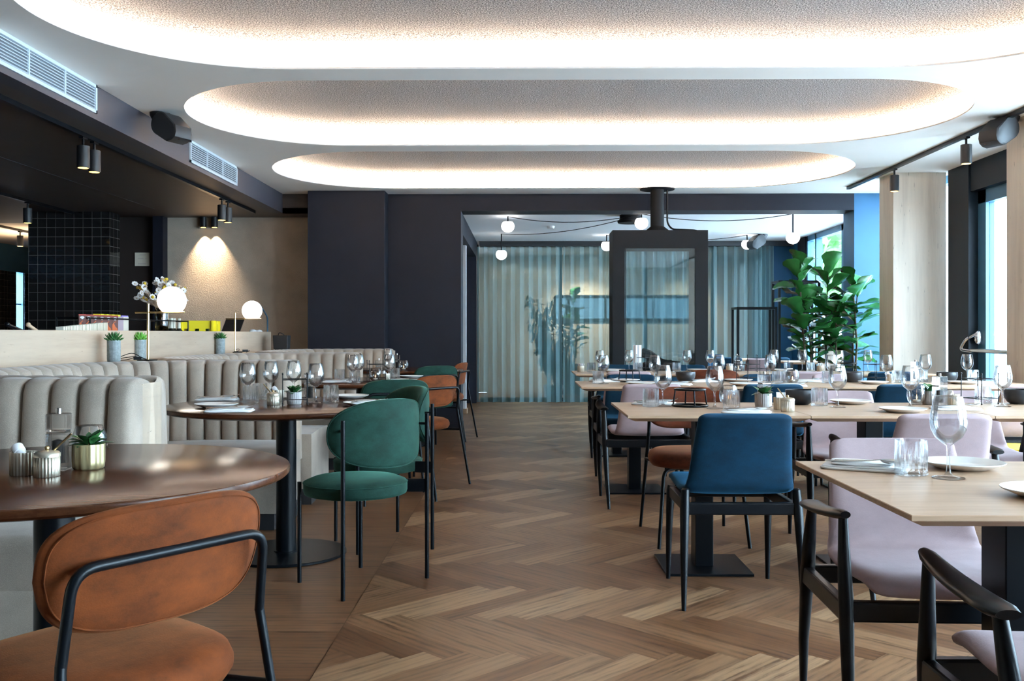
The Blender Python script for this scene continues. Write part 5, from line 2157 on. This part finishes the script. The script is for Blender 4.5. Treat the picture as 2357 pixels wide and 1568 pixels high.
# ================================================================== CURTAIN AND GLASS PARTITION
def curtain(x0, x1, y, label, waves, amp=.055, phase=0):
    N = int(waves * 24)
    rings = []
    zs = [(.008, 1.0), (.12, 1.0), (1.2, .95), (2.35, .9), (2.50, 1.0)]
    top = []
    for i in range(N + 1):
        u = i / N
        s_ = sin(2 * pi * waves * u + phase)
        yy = math.copysign(abs(s_) ** .8, s_) * amp
        xx = x0 + (x1 - x0) * u + .012 * sin(4 * pi * waves * u)
        rings.append([(xx, y + yy * k + .01 * sin(i * .7 + z), z) for z, k in zs])
    b = MB().loft(rings, False, False, close=False)
    o = put('sheer_curtain', b, 'sheer_curtain', angle=80)
    return tag(o, label, 'curtain', 'grey-green sheer curtains across the second room')


curtain(-.735, .63, 15.3, 'long sheer grey-green curtain left of the partition post', 9.5)
curtain(.64, 1.32, 15.3, 'sheer curtain panel between the post and the fireplace', 4.5)
curtain(1.32, 2.75, 15.3, 'sheer curtain panel seen through the fireplace', 9, phase=1)
curtain(2.75, 3.88, 15.3, 'sheer curtain panel right of the fireplace', 7)
curtain(3.72, 3.98, 15.22, 'bunched end of the sheer curtain by the daylit navy wall', 4, .04)
for i, xx in enumerate((.61, 2.0, 3.1)):
    o = struct('trim_%d' % (3 + i), MB().bx(xx - .028, xx + .028, 15.62, 15.70, 0, 2.58), 'black_metal', smooth=False)
t = thing('glass_partition', 'glass partition behind the sheer curtains with black rails', 'partition', (1.5, 15.66, 0))
put('glass', MB().bx(-2.2, 2.7, -.004, .004, .05, 2.55), 'window_glass', t, smooth=False)
put('rail', MB().bx(-2.2, 2.7, -.02, .02, 0, .06).bx(-2.2, 2.7, -.02, .02, 2.52, 2.58), 'black_metal', t, smooth=False)
b = MB().bx(3.98, RX + .05, 15.35, 15.5, 0, 2.58)
struct('wall_daylit_end', b, 'navy_wall_daylit', smooth=False)
# plant behind the curtain
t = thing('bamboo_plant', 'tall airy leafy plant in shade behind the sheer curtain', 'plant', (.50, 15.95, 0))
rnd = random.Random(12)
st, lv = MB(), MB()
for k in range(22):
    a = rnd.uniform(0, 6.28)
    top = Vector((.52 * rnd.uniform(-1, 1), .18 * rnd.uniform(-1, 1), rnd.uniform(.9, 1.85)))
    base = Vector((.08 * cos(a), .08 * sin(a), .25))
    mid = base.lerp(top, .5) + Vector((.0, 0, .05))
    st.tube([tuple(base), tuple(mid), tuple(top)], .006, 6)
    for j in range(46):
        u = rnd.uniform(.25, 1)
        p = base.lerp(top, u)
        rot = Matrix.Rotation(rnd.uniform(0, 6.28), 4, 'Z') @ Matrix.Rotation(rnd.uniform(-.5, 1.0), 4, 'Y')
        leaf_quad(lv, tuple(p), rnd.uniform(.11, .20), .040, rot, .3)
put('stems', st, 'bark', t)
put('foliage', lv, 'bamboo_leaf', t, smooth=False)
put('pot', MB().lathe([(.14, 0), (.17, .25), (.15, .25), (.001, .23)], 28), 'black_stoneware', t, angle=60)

# ================================================================== FIG PLANTS AND BLACK FRAMES
def fig_leaf(b, p, L, rot):
    key = [(0, .03), (.06, .16), (.22, .50), (.38, .50), (.55, .72), (.75, 1.0), (.90, .84), (.97, .5), (1.0, .08)]
    prof = []
    for k in range(15):
        t_ = k / 14
        for (a0, w0), (a1, w1) in zip(key[:-1], key[1:]):
            if a0 <= t_ <= a1:
                q = (t_ - a0) / (a1 - a0)
                q = q * q * (3 - 2 * q)
                prof.append((t_, w0 + (w1 - w0) * q))
                break
    vs, fs = [], []
    ph = p[0] * 40
    for i, (t_, w_) in enumerate(prof):
        z = -.15 * L * t_ * t_
        w = w_ * L * .40
        r1, r2 = .022 * L * sin(t_ * 13 + ph), .022 * L * sin(t_ * 11 + ph * 2)
        vs += [(t_ * L, -w, z + .22 * w + r1), (t_ * L, -w * .5, z + .08 * w + r1 * .3), (t_ * L, 0, z - .02 * L), (t_ * L, w * .5, z + .08 * w + r2 * .3), (t_ * L, w, z + .22 * w + r2)]
    for i in range(len(prof) - 1):
        for j in range(4):
            fs.append((i * 5 + j, i * 5 + 5 + j, i * 5 + 6 + j, i * 5 + 1 + j))
    b.add(vs, fs, Matrix.Translation(p) @ rot)


def fig(x, y, stems, label, seed, mat='fig_leaf'):
    t = thing('fiddle_leaf_fig', label, 'plant', (x, y, 0), group='tall fiddle-leaf figs by the opening' if x > 2 else None)
    rnd = random.Random(seed)
    st, lv = MB(), MB()
    for (dx, dy, h0, h1, n, L) in stems:
        base = Vector((dx * .2, dy * .2, .35))
        top = Vector((dx, dy, h1))
        mid = base.lerp(top, .5) + Vector((rnd.uniform(-.03, .03), rnd.uniform(-.03, .03), 0))
        st.tube([tuple(base), tuple(mid), tuple(top)], [.014, .012, .006], 8)
        for k in range(n):
            u = h0 + (1 - h0) * (k + .5) / n
            p = base.lerp(top, u) if u > .5 else base.lerp(mid, u * 2)
            p = base.lerp(mid, u * 2) if u < .5 else mid.lerp(top, u * 2 - 1)
            a = k * 2.4 + rnd.uniform(-.3, .3)
            el = rnd.uniform(.0, .8) + .5 * (u > .88)
            rot = Matrix.Rotation(a, 4, 'Z') @ Matrix.Rotation(-el, 4, 'Y') @ Matrix.Rotation(rnd.uniform(-.5, .5), 4, 'X')
            fig_leaf(lv, tuple(p), L * rnd.uniform(.75, 1.15), rot)
    put('stems', st, 'bark', t)
    put('foliage', lv, mat, t, smooth=True, angle=80)
    put('pot', MB().lathe([(.15, 0), (.19, .04), (.20, .55), (.18, .56), (.17, .50), (.001, .50)], 36), 'black_stoneware', t, angle=50)
    put('soil', MB().lathe([(.175, .50), (.175, .51), (.001, .51)], 28), 'soil', t)
    return t


fig(3.12, 10.30, [(-.16, .0, .38, 1.84, 30, .27), (-.04, .1, .40, 1.45, 18, .27)], 'tall fiddle-leaf fig in front of the opening, left one', 3)
fig(3.32, 10.45, [(.0, .0, .38, 1.76, 24, .29), (.06, -.08, .36, 1.35, 14, .27)], 'fiddle-leaf fig in front of the window glass, middle one', 8)
fig(3.60, 10.46, [(.0, .0, .35, 1.62, 18, .31), (.06, .03, .4, 1.60, 12, .34)], 'large-leaved fiddle-leaf fig at the right beside the column', 15)


fig(.86, 17.2, [(.05, .0, .4, 1.75, 12, .30), (.12, .05, .4, 1.4, 8, .28)], 'dark broad-leaved plant far behind the sheer curtain, before the window strip', 21)


def frame_screen(x0, x1, y, z1, label):
    b = MB()
    for xx in (x0, x1):
        b.bx(xx - .014, xx + .014, y - .014, y + .014, 0, z1)
        b.bx(xx - .014, xx + .014, y + .28, y + .308, 0, z1)
        b.bx(xx - .012, xx + .012, y, y + .3, z1 - .028, z1)
    b.bx(x0, x1, y - .014, y + .014, z1 - .028, z1)
    b.bx(x0, x1, y + .28, y + .308, z1 - .028, z1)
    b.bx(x0, x1, y - .012, y + .012, .02, .05)
    return tag(put('metal_frame', b, 'black_metal', smooth=False), label, 'frame', 'open black square-tube frames by the figs')


frame_screen(2.60, 3.06, 11.6, 1.43, 'low open black square-tube frame in the opening')
frame_screen(3.10, 3.58, 11.6, 1.75, 'taller open black square-tube frame behind the fig plants')
